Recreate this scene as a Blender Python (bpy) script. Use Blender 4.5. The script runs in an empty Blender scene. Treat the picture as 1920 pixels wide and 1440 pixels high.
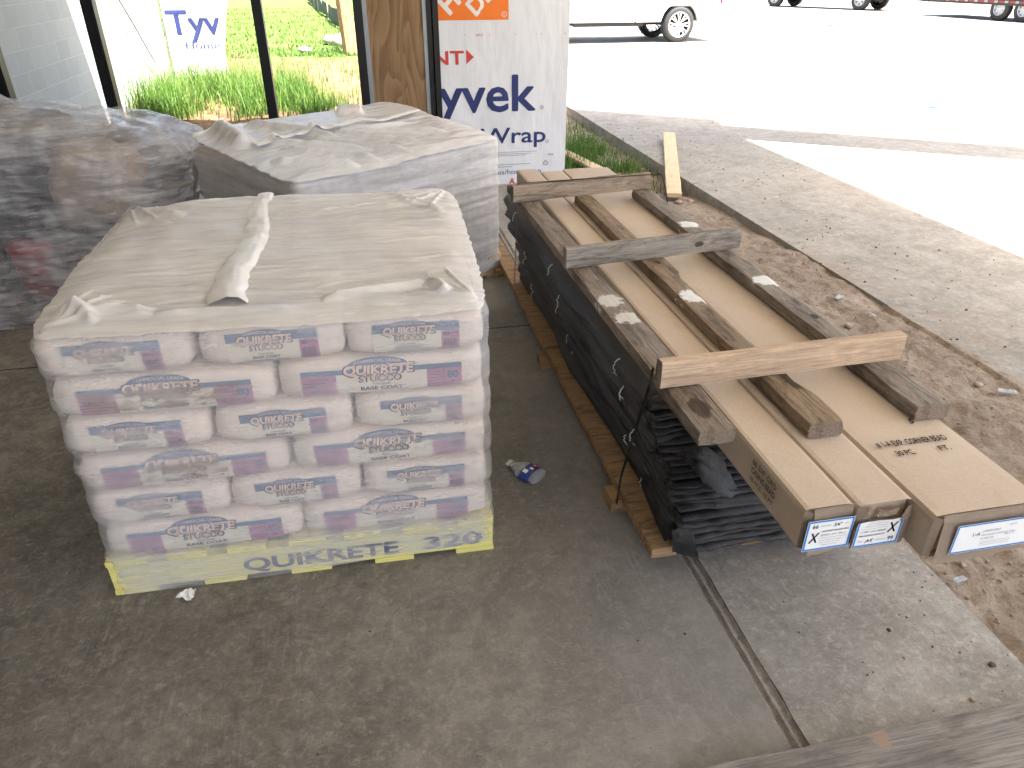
import bpy, bmesh, math, random
from mathutils import Vector, Matrix, noise
R = math.radians
random.seed(7)
scene = bpy.context.scene
COL = scene.collection

# ------------------------------------------------------------------ camera, sky, sun, exposure
cam_d = bpy.data.cameras.new('camera')
cam = bpy.data.objects.new('camera', cam_d); COL.objects.link(cam)
cam.location = (0, 0, 1.741)
cam.rotation_euler = (math.pi / 2 - 0.5191, 0, -0.197)
cam_d.sensor_width = 36; cam_d.lens = 36 * 1366 / 1920
cam_d.clip_start = 0.02; cam_d.clip_end = 600
scene.camera = cam

SUN = Vector((0.28, -0.24, 1.0)).normalized()
world = bpy.data.worlds.new('World'); scene.world = world; world.use_nodes = True
wn = world.node_tree; sky = wn.nodes.new('ShaderNodeTexSky'); sky.sky_type = 'NISHITA'
sky.sun_disc = False; sky.air_density = .8; sky.dust_density = 5.0; sky.ozone_density = .6; sky.sun_elevation = math.asin(SUN.z); sky.sun_rotation = math.atan2(SUN.x, SUN.y)
bg = wn.nodes['Background']; bg.inputs['Strength'].default_value = 0.075
wn.links.new(sky.outputs[0], bg.inputs['Color'])
sl = bpy.data.lights.new('sun', 'SUN'); sl.energy = 4.2; sl.angle = R(0.5); sl.color = (1, .965, .88)
so = bpy.data.objects.new('sun', sl); COL.objects.link(so); so.rotation_euler = SUN.to_track_quat('Z', 'Y').to_euler()
so.location = (0, -5, 12)
scene.view_settings.view_transform = 'Standard'; scene.view_settings.look = 'None'
scene.view_settings.exposure = 3.4; scene.view_settings.gamma = 1
scene.cycles.max_bounces = 8; scene.cycles.diffuse_bounces = 5; scene.cycles.transparent_max_bounces = 16
scene.cycles.use_denoising = True

# ------------------------------------------------------------------ materials
class NT:
    def __init__(s, name):
        s.m = bpy.data.materials.new(name); s.m.use_nodes = True; s.t = s.m.node_tree
        s.b = s.t.nodes['Principled BSDF']
    def n(s, typ, **kw):
        nd = s.t.nodes.new('ShaderNode' + typ)
        for k, v in kw.items():
            if k.startswith('i_'):
                nd.inputs[k[2:].replace('_', ' ')].default_value = v
            else: setattr(nd, k, v)
        return nd
    def l(s, a, b): s.t.links.new(a, b)
    def coords(s, scale=(1, 1, 1), rot=(0, 0, 0), loc=(0, 0, 0), kind='Object'):
        tc = s.n('TexCoord'); mp = s.n('Mapping')
        mp.inputs['Scale'].default_value = scale; mp.inputs['Rotation'].default_value = rot; mp.inputs['Location'].default_value = loc
        s.l(tc.outputs[kind], mp.inputs['Vector']); return mp.outputs[0]
    def noise(s, vec, scale=5, detail=6, rough=.6, dist=0):
        nd = s.n('TexNoise'); nd.inputs['Scale'].default_value = scale; nd.inputs['Detail'].default_value = detail
        nd.inputs['Roughness'].default_value = rough; nd.inputs['Distortion'].default_value = dist
        s.l(vec, nd.inputs['Vector']); return nd.outputs['Fac']
    def ramp(s, fac, stops):
        nd = s.n('ValToRGB'); e = nd.color_ramp.elements
        while len(e) < len(stops): e.new(.5)
        for el, (p, c) in zip(e, stops):
            el.position = p
            el.color = (c, c, c, 1) if isinstance(c, (int, float)) else (*c, 1)
        s.l(fac, nd.inputs[0]); return nd.outputs[0]
    def mix(s, fac, a, b, mode='MIX'):
        nd = s.n('Mix', data_type='RGBA', blend_type=mode)
        for v, i in ((fac, 0), (a, 6), (b, 7)):
            if hasattr(v, 'is_linked') or hasattr(v, 'links'): s.l(v, nd.inputs[i])
            elif i == 0: nd.inputs[0].default_value = v
            else: nd.inputs[i].default_value = (*v, 1)
        return nd.outputs[2]
    def math(s, op, a, b=0.5, clamp=False):
        nd = s.n('Math', operation=op, use_clamp=clamp)
        for v, i in ((a, 0), (b, 1)):
            if hasattr(v, 'links'): s.l(v, nd.inputs[i])
            else: nd.inputs[i].default_value = v
        return nd.outputs[0]
    def col(s, c):
        if hasattr(c, 'links'): s.l(c, s.b.inputs['Base Color'])
        else: s.b.inputs['Base Color'].default_value = (*c, 1)
    def set(s, **kw):
        for k, v in kw.items():
            i = s.b.inputs[k.replace('_', ' ')]
            if hasattr(v, 'links'): s.l(v, i)
            else: i.default_value = v
    def bump(s, h, strength=.3, dist=.01):
        nd = s.n('Bump'); nd.inputs['Strength'].default_value = strength; nd.inputs['Distance'].default_value = dist
        s.l(h, nd.inputs['Height']); s.l(nd.outputs[0], s.b.inputs['Normal'])
    def blob(s, centre, radius, vec, fuzz=.6, sc=30):
        d = s.n('VectorMath', operation='DISTANCE'); s.l(vec, d.inputs[0]); d.inputs[1].default_value = centre
        nz = s.noise(vec, sc, 4, .7)
        v = s.math('ADD', s.math('DIVIDE', d.outputs['Value'], radius), s.math('MULTIPLY', s.math('SUBTRACT', nz, .5), fuzz * 3))
        return s.ramp(v, [(.75, 1.0), (1.0, 0.0)])

def flat(name, c, rough=.6, metal=0.0, spec=.5, vary=.12, sc=8):
    t = NT(name); v = t.coords()
    f = t.noise(v, sc, 5, .6)
    t.col(t.ramp(f, [(.25, tuple(x * (1 - vary) for x in c)), (.75, tuple(min(1, x * (1 + vary)) for x in c))]))
    t.set(Roughness=rough, Metallic=metal); t.b.inputs['Specular IOR Level'].default_value = spec
    return t.m

def concrete(name, base, dark, stain=None, stain_amt=.5, sc=1.0, bump=.25, speck=True, spec=.3, pale_side=None):
    t = NT(name); v = t.coords()
    big = t.noise(v, .9 * sc, 7, .62, .4); mid = t.noise(v, 5 * sc, 8, .7, .8); fine = t.noise(v, 90 * sc, 4, .7)
    c = t.mix(t.ramp(big, [(.36, 0.0), (.64, 1.0)]), dark, base)
    c = t.mix(t.math('MULTIPLY', t.ramp(mid, [(.42, 0.0), (.7, 1.0)]), .55), c, tuple(x * .58 for x in dark))
    f35 = t.noise(v, 36 * sc, 5, .75, .5); c = t.mix(t.math('MULTIPLY', t.ramp(f35, [(.5, 0.0), (.64, 1.0)]), .38), c, tuple(min(1, x * 1.45) for x in base))
    sw = t.coords((3, 14, 3), (0, 0, R(35)))
    swirl = t.noise(sw, 6 * sc, 5, .65, 2.2)
    c = t.mix(t.math('MULTIPLY', t.ramp(swirl, [(.5, 0.0), (.72, 1.0)]), .3), c, tuple(min(1, x * 1.35) for x in base))
    sc2 = t.noise(t.coords((30, 2.2, 3), (0, 0, R(-52))), 3 * sc, 4, .7, 1.2); gate = t.ramp(t.noise(v, 1.9 * sc, 4, .6, .5), [(.48, 0.0), (.6, 1.0)])
    c = t.mix(t.math('MULTIPLY', t.math('MULTIPLY', t.ramp(sc2, [(.54, 0.0), (.66, 1.0)]), gate), .35), c, tuple(min(1, x * 1.5) for x in base))
    mot = t.noise(v, 17 * sc, 6, .75, .4)
    c = t.mix(t.math('MULTIPLY', t.ramp(mot, [(.46, 0.0), (.62, 1.0)]), .4), c, tuple(x * .62 for x in dark))
    if stain:
        st = t.noise(t.coords((1, .6, 1), (0, 0, .5)), 1.7 * sc, 8, .68, .6)
        c = t.mix(t.math('MULTIPLY', t.ramp(st, [(.55, 0.0), (.72, 1.0)]), stain_amt), c, stain)
    c = t.mix(t.math('MULTIPLY', t.ramp(fine, [(.3, 1.0), (.5, 0.0)]), .35), c, tuple(x * .5 for x in dark))
    if speck:
        vo = t.n('TexVoronoi'); vo.inputs['Scale'].default_value = 22; t.l(v, vo.inputs['Vector'])
        keep = t.ramp(t.noise(v, 3, 3), [(.55, 0.0), (.65, 1.0)])
        sp = t.math('MULTIPLY', t.ramp(vo.outputs['Distance'], [(.05, 1.0), (.09, 0.0)]), keep)
        c = t.mix(t.math('MULTIPLY', sp, .7), c, tuple(x * .25 for x in dark))
    if pale_side:  # blends to a paler tone as X grows
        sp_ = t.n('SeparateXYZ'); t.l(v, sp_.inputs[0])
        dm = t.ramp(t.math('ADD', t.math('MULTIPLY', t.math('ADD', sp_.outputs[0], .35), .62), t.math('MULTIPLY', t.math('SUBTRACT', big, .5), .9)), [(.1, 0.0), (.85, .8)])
        c = t.mix(dm, c, t.mix(.35, pale_side, c))
    t.col(c); t.set(Roughness=t.ramp(mid, [(.3, .55), (.7, .85)])); t.b.inputs['Specular IOR Level'].default_value = spec
    t.bump(t.math('ADD', t.math('MULTIPLY', fine, .5), t.math('ADD', mid, swirl)), bump, .006)
    return t.m

def wood(name, c1, c2, grey=None, grey_amt=.6, grain=1.0, knots=(), splats=(), dirt=(.05, .035, .025), dirt_amt=.65, bump=.7, rough=.8):
    """grain runs along local X"""
    t = NT(name); raw = t.coords()
    g = t.noise(t.coords((1.2 * grain, 26 * grain, 26 * grain)), 2.2, 8, .65, .35)
    g2 = t.noise(t.coords((4, 110, 110)), 2.0, 4, .6, .1)
    c = t.mix(t.ramp(g, [(.32, 0.0), (.68, 1.0)]), c1, c2)
    if grey:
        w = t.noise(t.coords((1.5, 6, 6)), 2.4, 6, .65, .5)
        c = t.mix(t.math('MULTIPLY', t.ramp(w, [(.4, 0.0), (.62, 1.0)]), grey_amt), c, grey)
    c = t.mix(t.math('MULTIPLY', t.ramp(g2, [(.35, 1.0), (.55, 0.0)]), .5), c, tuple(x * .45 for x in c1))
    dn = t.noise(t.coords((2.2, 8, 8), loc=(3, 1, 2)), 2.5, 8, .72, .6)
    c = t.mix(t.math('MULTIPLY', t.ramp(dn, [(.48, 0.0), (.62, 1.0)]), dirt_amt), c, dirt)
    for (k, r_) in knots:
        b = t.blob(k, r_, t.coords((.55, 1, 1)), .35, 40)
        c = t.mix(t.math('MULTIPLY', b, .85), c, (.035, .022, .014))
    for (k, r_, cc) in splats:
        b = t.blob(k, r_, raw, .7, 38)
        c = t.mix(b, c, cc)
    t.col(c); t.set(Roughness=rough); t.b.inputs['Specular IOR Level'].default_value = .25
    t.bump(t.math('ADD', g, t.math('MULTIPLY', g2, .6)), bump, .004)
    return t.m

def film(name, lo, hi, col, rough, sc=(3, 3, 40), rot=(0, 0, 0), spec=.5, cloud=.5, bump=.3, trans=0.0, cl_scale=3.0):
    t = NT(name)
    st = t.noise(t.coords(sc, rot), 1.6, 7, .7, .35)
    cl = t.noise(t.coords((1, 1, 1)), cl_scale, 5, .6, .5)
    f = t.math('ADD', t.math('MULTIPLY', st, 1 - cloud), t.math('MULTIPLY', cl, cloud))
    t.set(Alpha=t.ramp(f, [(.36, lo), (.64, hi)]), Roughness=rough)
    t.b.inputs['Specular IOR Level'].default_value = spec
    t.col(col); t.bump(st, bump, .01)
    if trans: t.b.inputs['Subsurface Weight'].default_value = 0
    return t.m

M = {}
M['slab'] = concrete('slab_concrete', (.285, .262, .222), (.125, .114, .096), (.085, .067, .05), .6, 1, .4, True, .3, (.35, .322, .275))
M['slab_edge'] = concrete('edge_slab_concrete', (.38, .352, .305), (.265, .243, .207), (.21, .16, .11), .4, 1, .35)
M['drive'] = concrete('driveway_concrete', (.33, .298, .245), (.245, .228, .195), (.28, .18, .115), .4, .55, .15, True, .1)
M['joint'] = concrete('joint_mortar', (.46, .41, .35), (.28, .245, .205), None, 0, 4, .9)
M['white_paint'] = flat('truck_white_paint', (.78, .80, .80), .18, 0, .6, .02)
M['black_metal'] = flat('black_anodised_metal', (.012, .012, .013), .38, .3, .5, .2)
M['grey_metal'] = flat('grey_metal', (.33, .35, .37), .4, .7)
M['chrome'] = flat('chrome', (.72, .73, .75), .14, 1.0, .5, .03)
M['rubber'] = flat('tyre_rubber', (.022, .022, .024), .8)
M['dark'] = flat('dark_underside', (.02, .02, .022), .8)
M['cardboard'] = None
M['black_paper'] = None
M['paper'] = flat('label_paper', (.80, .81, .80), .6, 0, .3, .02)
M['blue_ink'] = flat('label_blue', (.035, .22, .58), .5, 0, .3, .05)
M['black_ink'] = flat('black_ink', (.02, .02, .022), .7, 0, .2, .2, 60)
M['faded_ink'] = flat('faded_carton_ink', (.12, .085, .06), .8, 0, .2, .3, 60)
M['navy_ink'] = flat('navy_ink', (.028, .04, .15), .6, 0, .3, .15)
M['red_ink'] = flat('red_ink', (.60, .07, .06), .6, 0, .3, .1)
M['orange_ink'] = flat('orange_ink', (.86, .20, .025), .55, 0, .3, .05)
M['white_ink'] = flat('white_ink', (.78, .77, .74), .6, 0, .3, .04)
M['grey_ink'] = flat('grey_ink', (.30, .31, .34), .6, 0, .3, .1)
M['bag_blue'] = flat('bag_blue_ink', (.10, .17, .285), .5, 0, .3, .15)
M['bag_purple'] = flat('bag_magenta_ink', (.42, .20, .31), .5, 0, .3, .12)
M['bag_dark'] = flat('bag_outline_ink', (.05, .07, .13), .5, 0, .3, .1)
M['bag_letter'] = flat('bag_letter_ink', (.78, .56, .47), .5, 0, .3, .06)
M['bag_grey'] = flat('bag_grey_ink', (.20, .20, .25), .5, 0, .3, .1)
M['cream'] = flat('bag_cream_panel', (.72, .66, .56), .55, 0, .3, .05)
M['yellow'] = None
M['pine'] = wood('fresh_pine', (.62, .45, .27), (.74, .58, .38), None, 0, 1, (), (), (.4, .25, .13), .2, .3)
M['white_wire'] = flat('white_wire', (.7, .7, .68), .4)
M['strap'] = flat('black_strap', (.015, .015, .016), .4)

t = NT('corrugated_cardboard'); v = t.coords()
n1 = t.noise(v, 3, 6, .6); n2 = t.noise(t.coords((1, 1, 1)), 160, 3, .7)
c = t.mix(t.ramp(n1, [(.3, 0.0), (.7, 1.0)]), (.49, .395, .305), (.565, .465, .365))
c = t.mix(t.math('MULTIPLY', t.ramp(n2, [(.4, 1.0), (.62, 0.0)]), .22), c, (.36, .26, .175))
d = t.noise(t.coords((1, .7, 1), loc=(2, 5, 1)), 4.5, 7, .7, .6)
c = t.mix(t.math('MULTIPLY', t.ramp(d, [(.54, 0.0), (.72, 1.0)]), .35), c, (.34, .245, .165))
t.col(c); t.set(Roughness=.72); t.b.inputs['Specular IOR Level'].default_value = .3
t.bump(t.math('ADD', t.noise(t.coords((3, 60, 60)), 3, 2), n1), .12, .004); M['cardboard'] = t.m

t = NT('black_building_paper'); 
n1 = t.noise(t.coords((6, 1.2, 14)), 2, 7, .65, .7); n2 = t.noise(t.coords(), 70, 4, .7)
t.col(t.mix(t.ramp(n1, [(.4, 0.0), (.75, 1.0)]), (.012, .011, .0105), (.062, .056, .051)))
t.set(Roughness=t.ramp(n1, [(.3, .42), (.7, .7)])); t.bump(t.math('ADD', n1, t.math('MULTIPLY', n2, .2)), .55, .012); M['black_paper'] = t.m

t = NT('yellow_painted_wood')
g = t.noise(t.coords((2, 30, 30)), 2.5, 6, .65, .4); w = t.noise(t.coords(), 9, 6, .7)
c = t.mix(t.ramp(g, [(.3, 0.0), (.7, 1.0)]), (.70, .62, .17), (.82, .76, .28))
c = t.mix(t.math('MULTIPLY', t.ramp(w, [(.58, 0.0), (.7, 1.0)]), .35), c, (.45, .33, .12))
t.col(c); t.set(Roughness=.75); t.bump(g, .5, .004); M['yellow'] = t.m

t = NT('bag_paper')
n1 = t.noise(t.coords((3, 3, 8)), 3, 7, .65, .4); n2 = t.noise(t.coords(), 1.3, 3)
c = t.mix(t.ramp(n1, [(.3, 0.0), (.7, 1.0)]), (.70, .59, .51), (.80, .70, .62))
rs = t.noise(t.coords((2, 2, 9)), 2.3, 8, .75, .5)
t.col(c); t.set(Roughness=.6); t.b.inputs['Specular IOR Level'].default_value = .3; t.bump(n1, .35, .01); M['bag'] = t.m

t = NT('rust_dust_stain')
a = t.noise(t.coords((5, 5, 16)), 3.2, 8, .75, .6)
t.col((.28, .15, .055)); t.set(Alpha=t.ramp(a, [(.46, 0.0), (.66, .85)]), Roughness=.8); M['stain'] = t.m

M['wrap_side'] = film('stretch_film_milky', .18, .41, (.80, .79, .785), .36, (1.2, 1.2, 11), (0, R(4), 0), .5, .45, .35)
M['wrap_top'] = film('milky_plastic_sheet', .62, .93, (.74, .71, .665), .36, (2, 22, 4), (0, 0, 0), .5, .35, .6)
M['wrap_back'] = film('milky_plastic_sheet_rear', .72, .96, (.72, .71, .70), .24, (2, 20, 14), (0, 0, R(20)), .5, .4, .6)
M['wrap_back_side'] = film('stretch_film_rear', .5, .86, (.70, .68, .665), .3, (2.2, 2.2, 22), (0, R(16), 0), .5, .4, .5)
M['wrap_clear'] = film('clear_stretch_film', .10, .70, (.70, .69, .70), .13, (2.5, 2.5, 22), (R(26), R(24), 0), 1.0, .5, 1.0, 0, 4.2)
M['wrap_band'] = film('stretch_film_overlap', .10, .46, (.80, .80, .80), .32, (2, 2, 40), (0, R(3), 0), .5, .3, .4)
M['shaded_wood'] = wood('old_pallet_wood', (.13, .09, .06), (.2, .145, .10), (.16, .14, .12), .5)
M['seam'] = film('folded_white_plastic', .94, 1.0, (.74, .72, .68), .35, (4, 4, 4), (0, 0, 0), .5, .5, .4)

t = NT('house_wrap')
n1 = t.noise(t.coords((3.4, 3, .8), (0, R(48), 0)), 1.6, 4, .5, .3); n2 = t.noise(t.coords(), 120, 3)
t.col(t.mix(t.ramp(n1, [(.3, 0.0), (.7, 1.0)]), (.68, .695, .72), (.76, .775, .80)))
t.set(Roughness=.55); t.bump(t.math('ADD', n1, t.math('MULTIPLY', n2, .01)), .30, .05); M['wrap_wall'] = t.m

t = NT('plywood')
g = t.noise(t.coords((60, 1, 2.2)), 2.0, 4, .6, .2)
n = t.noise(t.coords((3.4, 1, .62)), 1.5, 2, .4, .6)
bands = t.math('FRACT', t.math('MULTIPLY', n, 11.0))
c = t.mix(t.ramp(bands, [(.0, 0.0), (.7, .75), (.92, 1.0), (1.0, 0.0)]), (.30, .185, .09), (.165, .088, .036))
c = t.mix(t.math('MULTIPLY', t.ramp(g, [(.45, 0.0), (.7, 1.0)]), .35), c, (.38, .26, .14))
c = t.mix(t.blob((.19, 0, 1.21), .022, t.coords((1, 0, .6)), .2, 40), c, (.03, .018, .01))
t.col(c); t.set(Roughness=.7); t.bump(g, .2, .004); M['plywood'] = t.m

t = NT('concrete_block'); br = t.n('TexBrick'); br.offset = .5
br.inputs['Scale'].default_value = 1; br.inputs['Brick Width'].default_value = .406; br.inputs['Row Height'].default_value = .203
br.inputs['Mortar Size'].default_value = .005; br.inputs['Mortar Smooth'].default_value = .3
br.inputs['Color1'].default_value = (.40, .40, .39, 1); br.inputs['Color2'].default_value = (.46, .455, .44, 1); br.inputs['Mortar'].default_value = (.56, .55, .53, 1)
tc = t.n('TexCoord'); sx = t.n('SeparateXYZ'); cx = t.n('CombineXYZ'); t.l(tc.outputs['Object'], sx.inputs[0])
t.l(sx.outputs[1], cx.inputs[0]); t.l(sx.outputs[2], cx.inputs[1]); t.l(cx.outputs[0], br.inputs['Vector'])
nn = t.noise(t.coords(), 7, 7, .7)
t.col(t.mix(t.math('MULTIPLY', nn, .3), br.outputs['Color'], (.34, .335, .32))); t.set(Roughness=.9)
t.bump(t.math('ADD', t.math('MULTIPLY', br.outputs['Fac'], -1.0), t.math('MULTIPLY', t.noise(t.coords(), 60, 4), .3)), .5, .008); M['block'] = t.m

t = NT('window_glass')
t.t.nodes.remove(t.b); tr = t.n('BsdfTransparent'); tr.inputs[0].default_value = (.93, .96, .95, 1)
gl = t.n('BsdfGlossy'); gl.inputs['Roughness'].default_value = .02
fr = t.n('Fresnel'); fr.inputs[0].default_value = 1.45; mx = t.n('MixShader')
t.l(t.math('MULTIPLY', fr.outputs[0], .8), mx.inputs[0]); t.l(tr.outputs[0], mx.inputs[1]); t.l(gl.outputs[0], mx.inputs[2])
t.l(mx.outputs[0], t.t.nodes['Material Output'].inputs[0]); M['glass'] = t.m

t = NT('red_dirt'); v = t.coords()
b1 = t.noise(v, 1.6, 8, .65, .4); b2 = t.noise(v, 14, 7, .7); b3 = t.noise(v, 80, 4, .7)
c = t.mix(t.ramp(b1, [(.35, 0.0), (.65, 1.0)]), (.265, .21, .157), (.39, .325, .255))
c = t.mix(t.math('MULTIPLY', t.ramp(b2, [(.38, 1.0), (.55, 0.0)]), .55), c, (.15, .095, .062))
c = t.mix(t.math('MULTIPLY', t.ramp(b3, [(.56, 0.0), (.7, 1.0)]), .5), c, (.42, .31, .22))
t.col(c); t.set(Roughness=.95); t.b.inputs['Specular IOR Level'].default_value = .15
t.bump(t.math('ADD', b2, t.math('MULTIPLY', b3, .5)), .9, .025); M['dirt'] = t.m

t = NT('field_ground'); v = t.coords()
b1 = t.noise(v, .35, 6, .6, .6); b2 = t.noise(v, 6, 7, .7); b3 = t.noise(v, 40, 5, .75)
sep = t.n('SeparateXYZ'); t.l(v, sep.inputs[0])
yy = t.math('MULTIPLY', t.math('SUBTRACT', sep.outputs[1], 18.5), .05)
gr = t.ramp(t.math('ADD', b1, yy), [(.48, 0.0), (.6, 1.0)])
dirt = t.mix(t.ramp(b2, [(.35, 0.0), (.62, 1.0)]), (.13, .066, .038), (.27, .155, .098))
grass = t.mix(t.ramp(b3, [(.35, 0.0), (.65, 1.0)]), (.06, .115, .02), (.13, .20, .045))
grass = t.mix(t.math('MULTIPLY', t.ramp(b2, [(.5, 0.0), (.7, 1.0)]), .5), grass, (.23, .21, .085))
t.col(t.mix(gr, dirt, grass)); t.set(Roughness=.95); t.b.inputs['Specular IOR Level'].default_value = .15
t.bump(t.math('ADD', b2, b3), .9, .06); M['field'] = t.m

def grass_mat(name, a, b, dry):
    t = NT(name); v = t.coords()
    c = t.mix(t.ramp(t.noise(v, 9, 3), [(.35, 0.0), (.65, 1.0)]), a, b)
    c = t.mix(t.ramp(t.noise(v, 3.1, 4, .7), [(.55, 0.0), (.68, 1.0)]), c, dry)
    t.col(c); t.set(Roughness=.55); t.b.inputs['Specular IOR Level'].default_value = .25
    tl = t.n('BsdfTranslucent'); t.l(c, tl.inputs[0]); mx = t.n('MixShader'); mx.inputs[0].default_value = .4
    t.l(t.b.outputs[0], mx.inputs[1]); t.l(tl.outputs[0], mx.inputs[2]); t.l(mx.outputs[0], t.t.nodes['Material Output'].inputs[0])
    return t.m
M['grass'] = grass_mat('grass_blades', (.055, .12, .018), (.13, .22, .04), (.27, .25, .10))
M['stone'] = flat('stone', (.34, .27, .21), .9, 0, .2, .35, 30)
M['clod'] = flat('dark_clod', (.12, .08, .055), .95, 0, .1, .3, 30)
M['soffit'] = flat('soffit', (.80, .79, .76), .8)
M['inner_wall'] = flat('unfinished_wall', (.11, .105, .095), .9)

# ------------------------------------------------------------------ mesh helpers
def obj(name, bm, mats, parent=None, loc=None, rotz=None, smooth=False):
    me = bpy.data.meshes.new(name)
    if isinstance(bm, bmesh.types.BMesh): bm.to_mesh(me); bm.free()
    else: me = bm; me.name = name
    if not isinstance(mats, (list, tuple)): mats = [mats]
    if not me.materials:
        for m in mats: me.materials.append(m)
    if smooth: me.polygons.foreach_set('use_smooth', [True] * len(me.polygons))
    o = bpy.data.objects.new(name, me); COL.objects.link(o)
    if parent: o.parent = parent
    if loc is not None: o.location = loc
    if rotz is not None: o.rotation_euler = (0, 0, rotz)
    return o
def tag(o, label, cat, group=None):
    o['label'] = label; o['category'] = cat
    if group: o['group'] = group
    return o
def empty(name, loc=(0, 0, 0), rotz=0):
    o = bpy.data.objects.new(name, None); COL.objects.link(o); o.location = loc; o.rotation_euler = (0, 0, rotz); o.empty_display_size = .1
    return o
def struct(o): o['kind'] = 'structure'; return o
def copy_tree(o, parent=None):
    c = o.copy(); COL.objects.link(c)
    if parent: c.parent = parent
    for ch in list(o.children): copy_tree(ch, c)
    return c
def box(bm, x0, x1, y0, y1, z0, z1, mi=0, bev=0):
    vs = [bm.verts.new(p) for p in ((x0, y0, z0), (x1, y0, z0), (x1, y1, z0), (x0, y1, z0), (x0, y0, z1), (x1, y0, z1), (x1, y1, z1), (x0, y1, z1))]
    fs = [bm.faces.new([vs[i] for i in q]) for q in ((3, 2, 1, 0), (4, 5, 6, 7), (0, 1, 5, 4), (1, 2, 6, 5), (2, 3, 7, 6), (3, 0, 4, 7))]
    for f in fs: f.material_index = mi
    if bev:
        es = list({e for f in fs for e in f.edges})
        r = bmesh.ops.bevel(bm, geom=es, offset=bev, segments=2, affect='EDGES', profile=.6)
        for f in r['faces']: f.material_index = mi
def boxm(x0, x1, y0, y1, z0, z1, bev=0):
    bm = bmesh.new(); box(bm, x0, x1, y0, y1, z0, z1, 0, bev); return bm
def grid(bm, nx, ny, fn, mi=0, closed_x=False):
    rows = []
    for j in range(ny + 1):
        rows.append([bm.verts.new(fn(i / nx, j / ny)) for i in range(nx + (0 if closed_x else 1))])
    for j in range(ny):
        for i in range(nx):
            i2 = (i + 1) % nx if closed_x else i + 1
            f = bm.faces.new((rows[j][i], rows[j][i2], rows[j + 1][i2], rows[j + 1][i])); f.material_index = mi
    return rows
def tube(bm, pts, r, seg=8, mi=0, cap=True):
    pts = [Vector(p) for p in pts]; rings = []
    for k, p in enumerate(pts):
        d = (pts[min(k + 1, len(pts) - 1)] - pts[max(k - 1, 0)]).normalized()
        u = d.orthogonal().normalized() if k == 0 else (u - d * u.dot(d)).normalized()
        w = d.cross(u); rr = r[k] if isinstance(r, (list, tuple)) else r
        rings.append([bm.verts.new(p + (u * math.cos(a) + w * math.sin(a)) * rr) for a in [2 * math.pi * i / seg for i in range(seg)]])
    for a, b in zip(rings, rings[1:]):
        for i in range(seg):
            f = bm.faces.new((a[i], a[(i + 1) % seg], b[(i + 1) % seg], b[i])); f.material_index = mi; f.smooth = True
    if cap:
        bm.faces.new(rings[0][::-1]).material_index = mi; bm.faces.new(rings[-1]).material_index = mi
def lathe(bm, prof, seg=32, axis='Y', c=(0, 0, 0), mi=0, close=False):
    rings = []
    for (r, h) in prof:
        ring = []
        for i in range(seg):
            a = 2 * math.pi * i / seg; x, z = r * math.cos(a), r * math.sin(a)
            ring.append(bm.verts.new((c[0] + x, c[1] + h, c[2] + z) if axis == 'Y' else (c[0] + x, c[1] + z, c[2] + h)))
        rings.append(ring)
    for a, b in zip(rings, rings[1:]):
        for i in range(seg):
            f = bm.faces.new((a[i], a[(i + 1) % seg], b[(i + 1) % seg], b[i])); f.material_index = mi; f.smooth = True
    return rings
def N(x, y, z=0.0, s=1.0): return noise.noise(Vector((x * s, y * s, z * s)))
def FB(x, y, z=0.0, s=1.0, o=4): return noise.fractal(Vector((x * s, y * s, z * s)), .8, 2.0, o)

_txt = {}
def text_mesh(body, size, bold=0.0, shear=0.0, align='CENTER', spacing=1.0):
    key = (body, shear, align)
    if key in _txt: vs, fs = _txt[key]
    else:
        cu = bpy.data.curves.new('t', 'FONT'); cu.body = body; cu.size = 1; cu.shear = shear
        cu.align_x = align; cu.resolution_u = 3
        vs, fs = _txt[key] = _text(cu)
    out_v, out_f = [], []
    for k in range(8 if bold else 1):      # thicken a word by overlaying it shifted all round
        dx, dy = (bold * math.cos(k * math.pi / 4), bold * math.sin(k * math.pi / 4)) if bold else (0, 0)
        b0 = len(out_v); out_v += [((x + dx) * size, (y + dy) * size) for x, y in vs]; out_f += [[i + b0 for i in f] for f in fs]
    return out_v, out_f
def _text(cu):
    o = bpy.data.objects.new('t', cu); COL.objects.link(o)
    me = bpy.data.meshes.new_from_object(o.evaluated_get(bpy.context.evaluated_depsgraph_get()))
    vs = [(v.co.x, v.co.y) for v in me.vertices]; fs = [list(p.vertices) for p in me.polygons]
    bpy.data.objects.remove(o); bpy.data.curves.remove(cu); bpy.data.meshes.remove(me)
    return vs, fs

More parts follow.
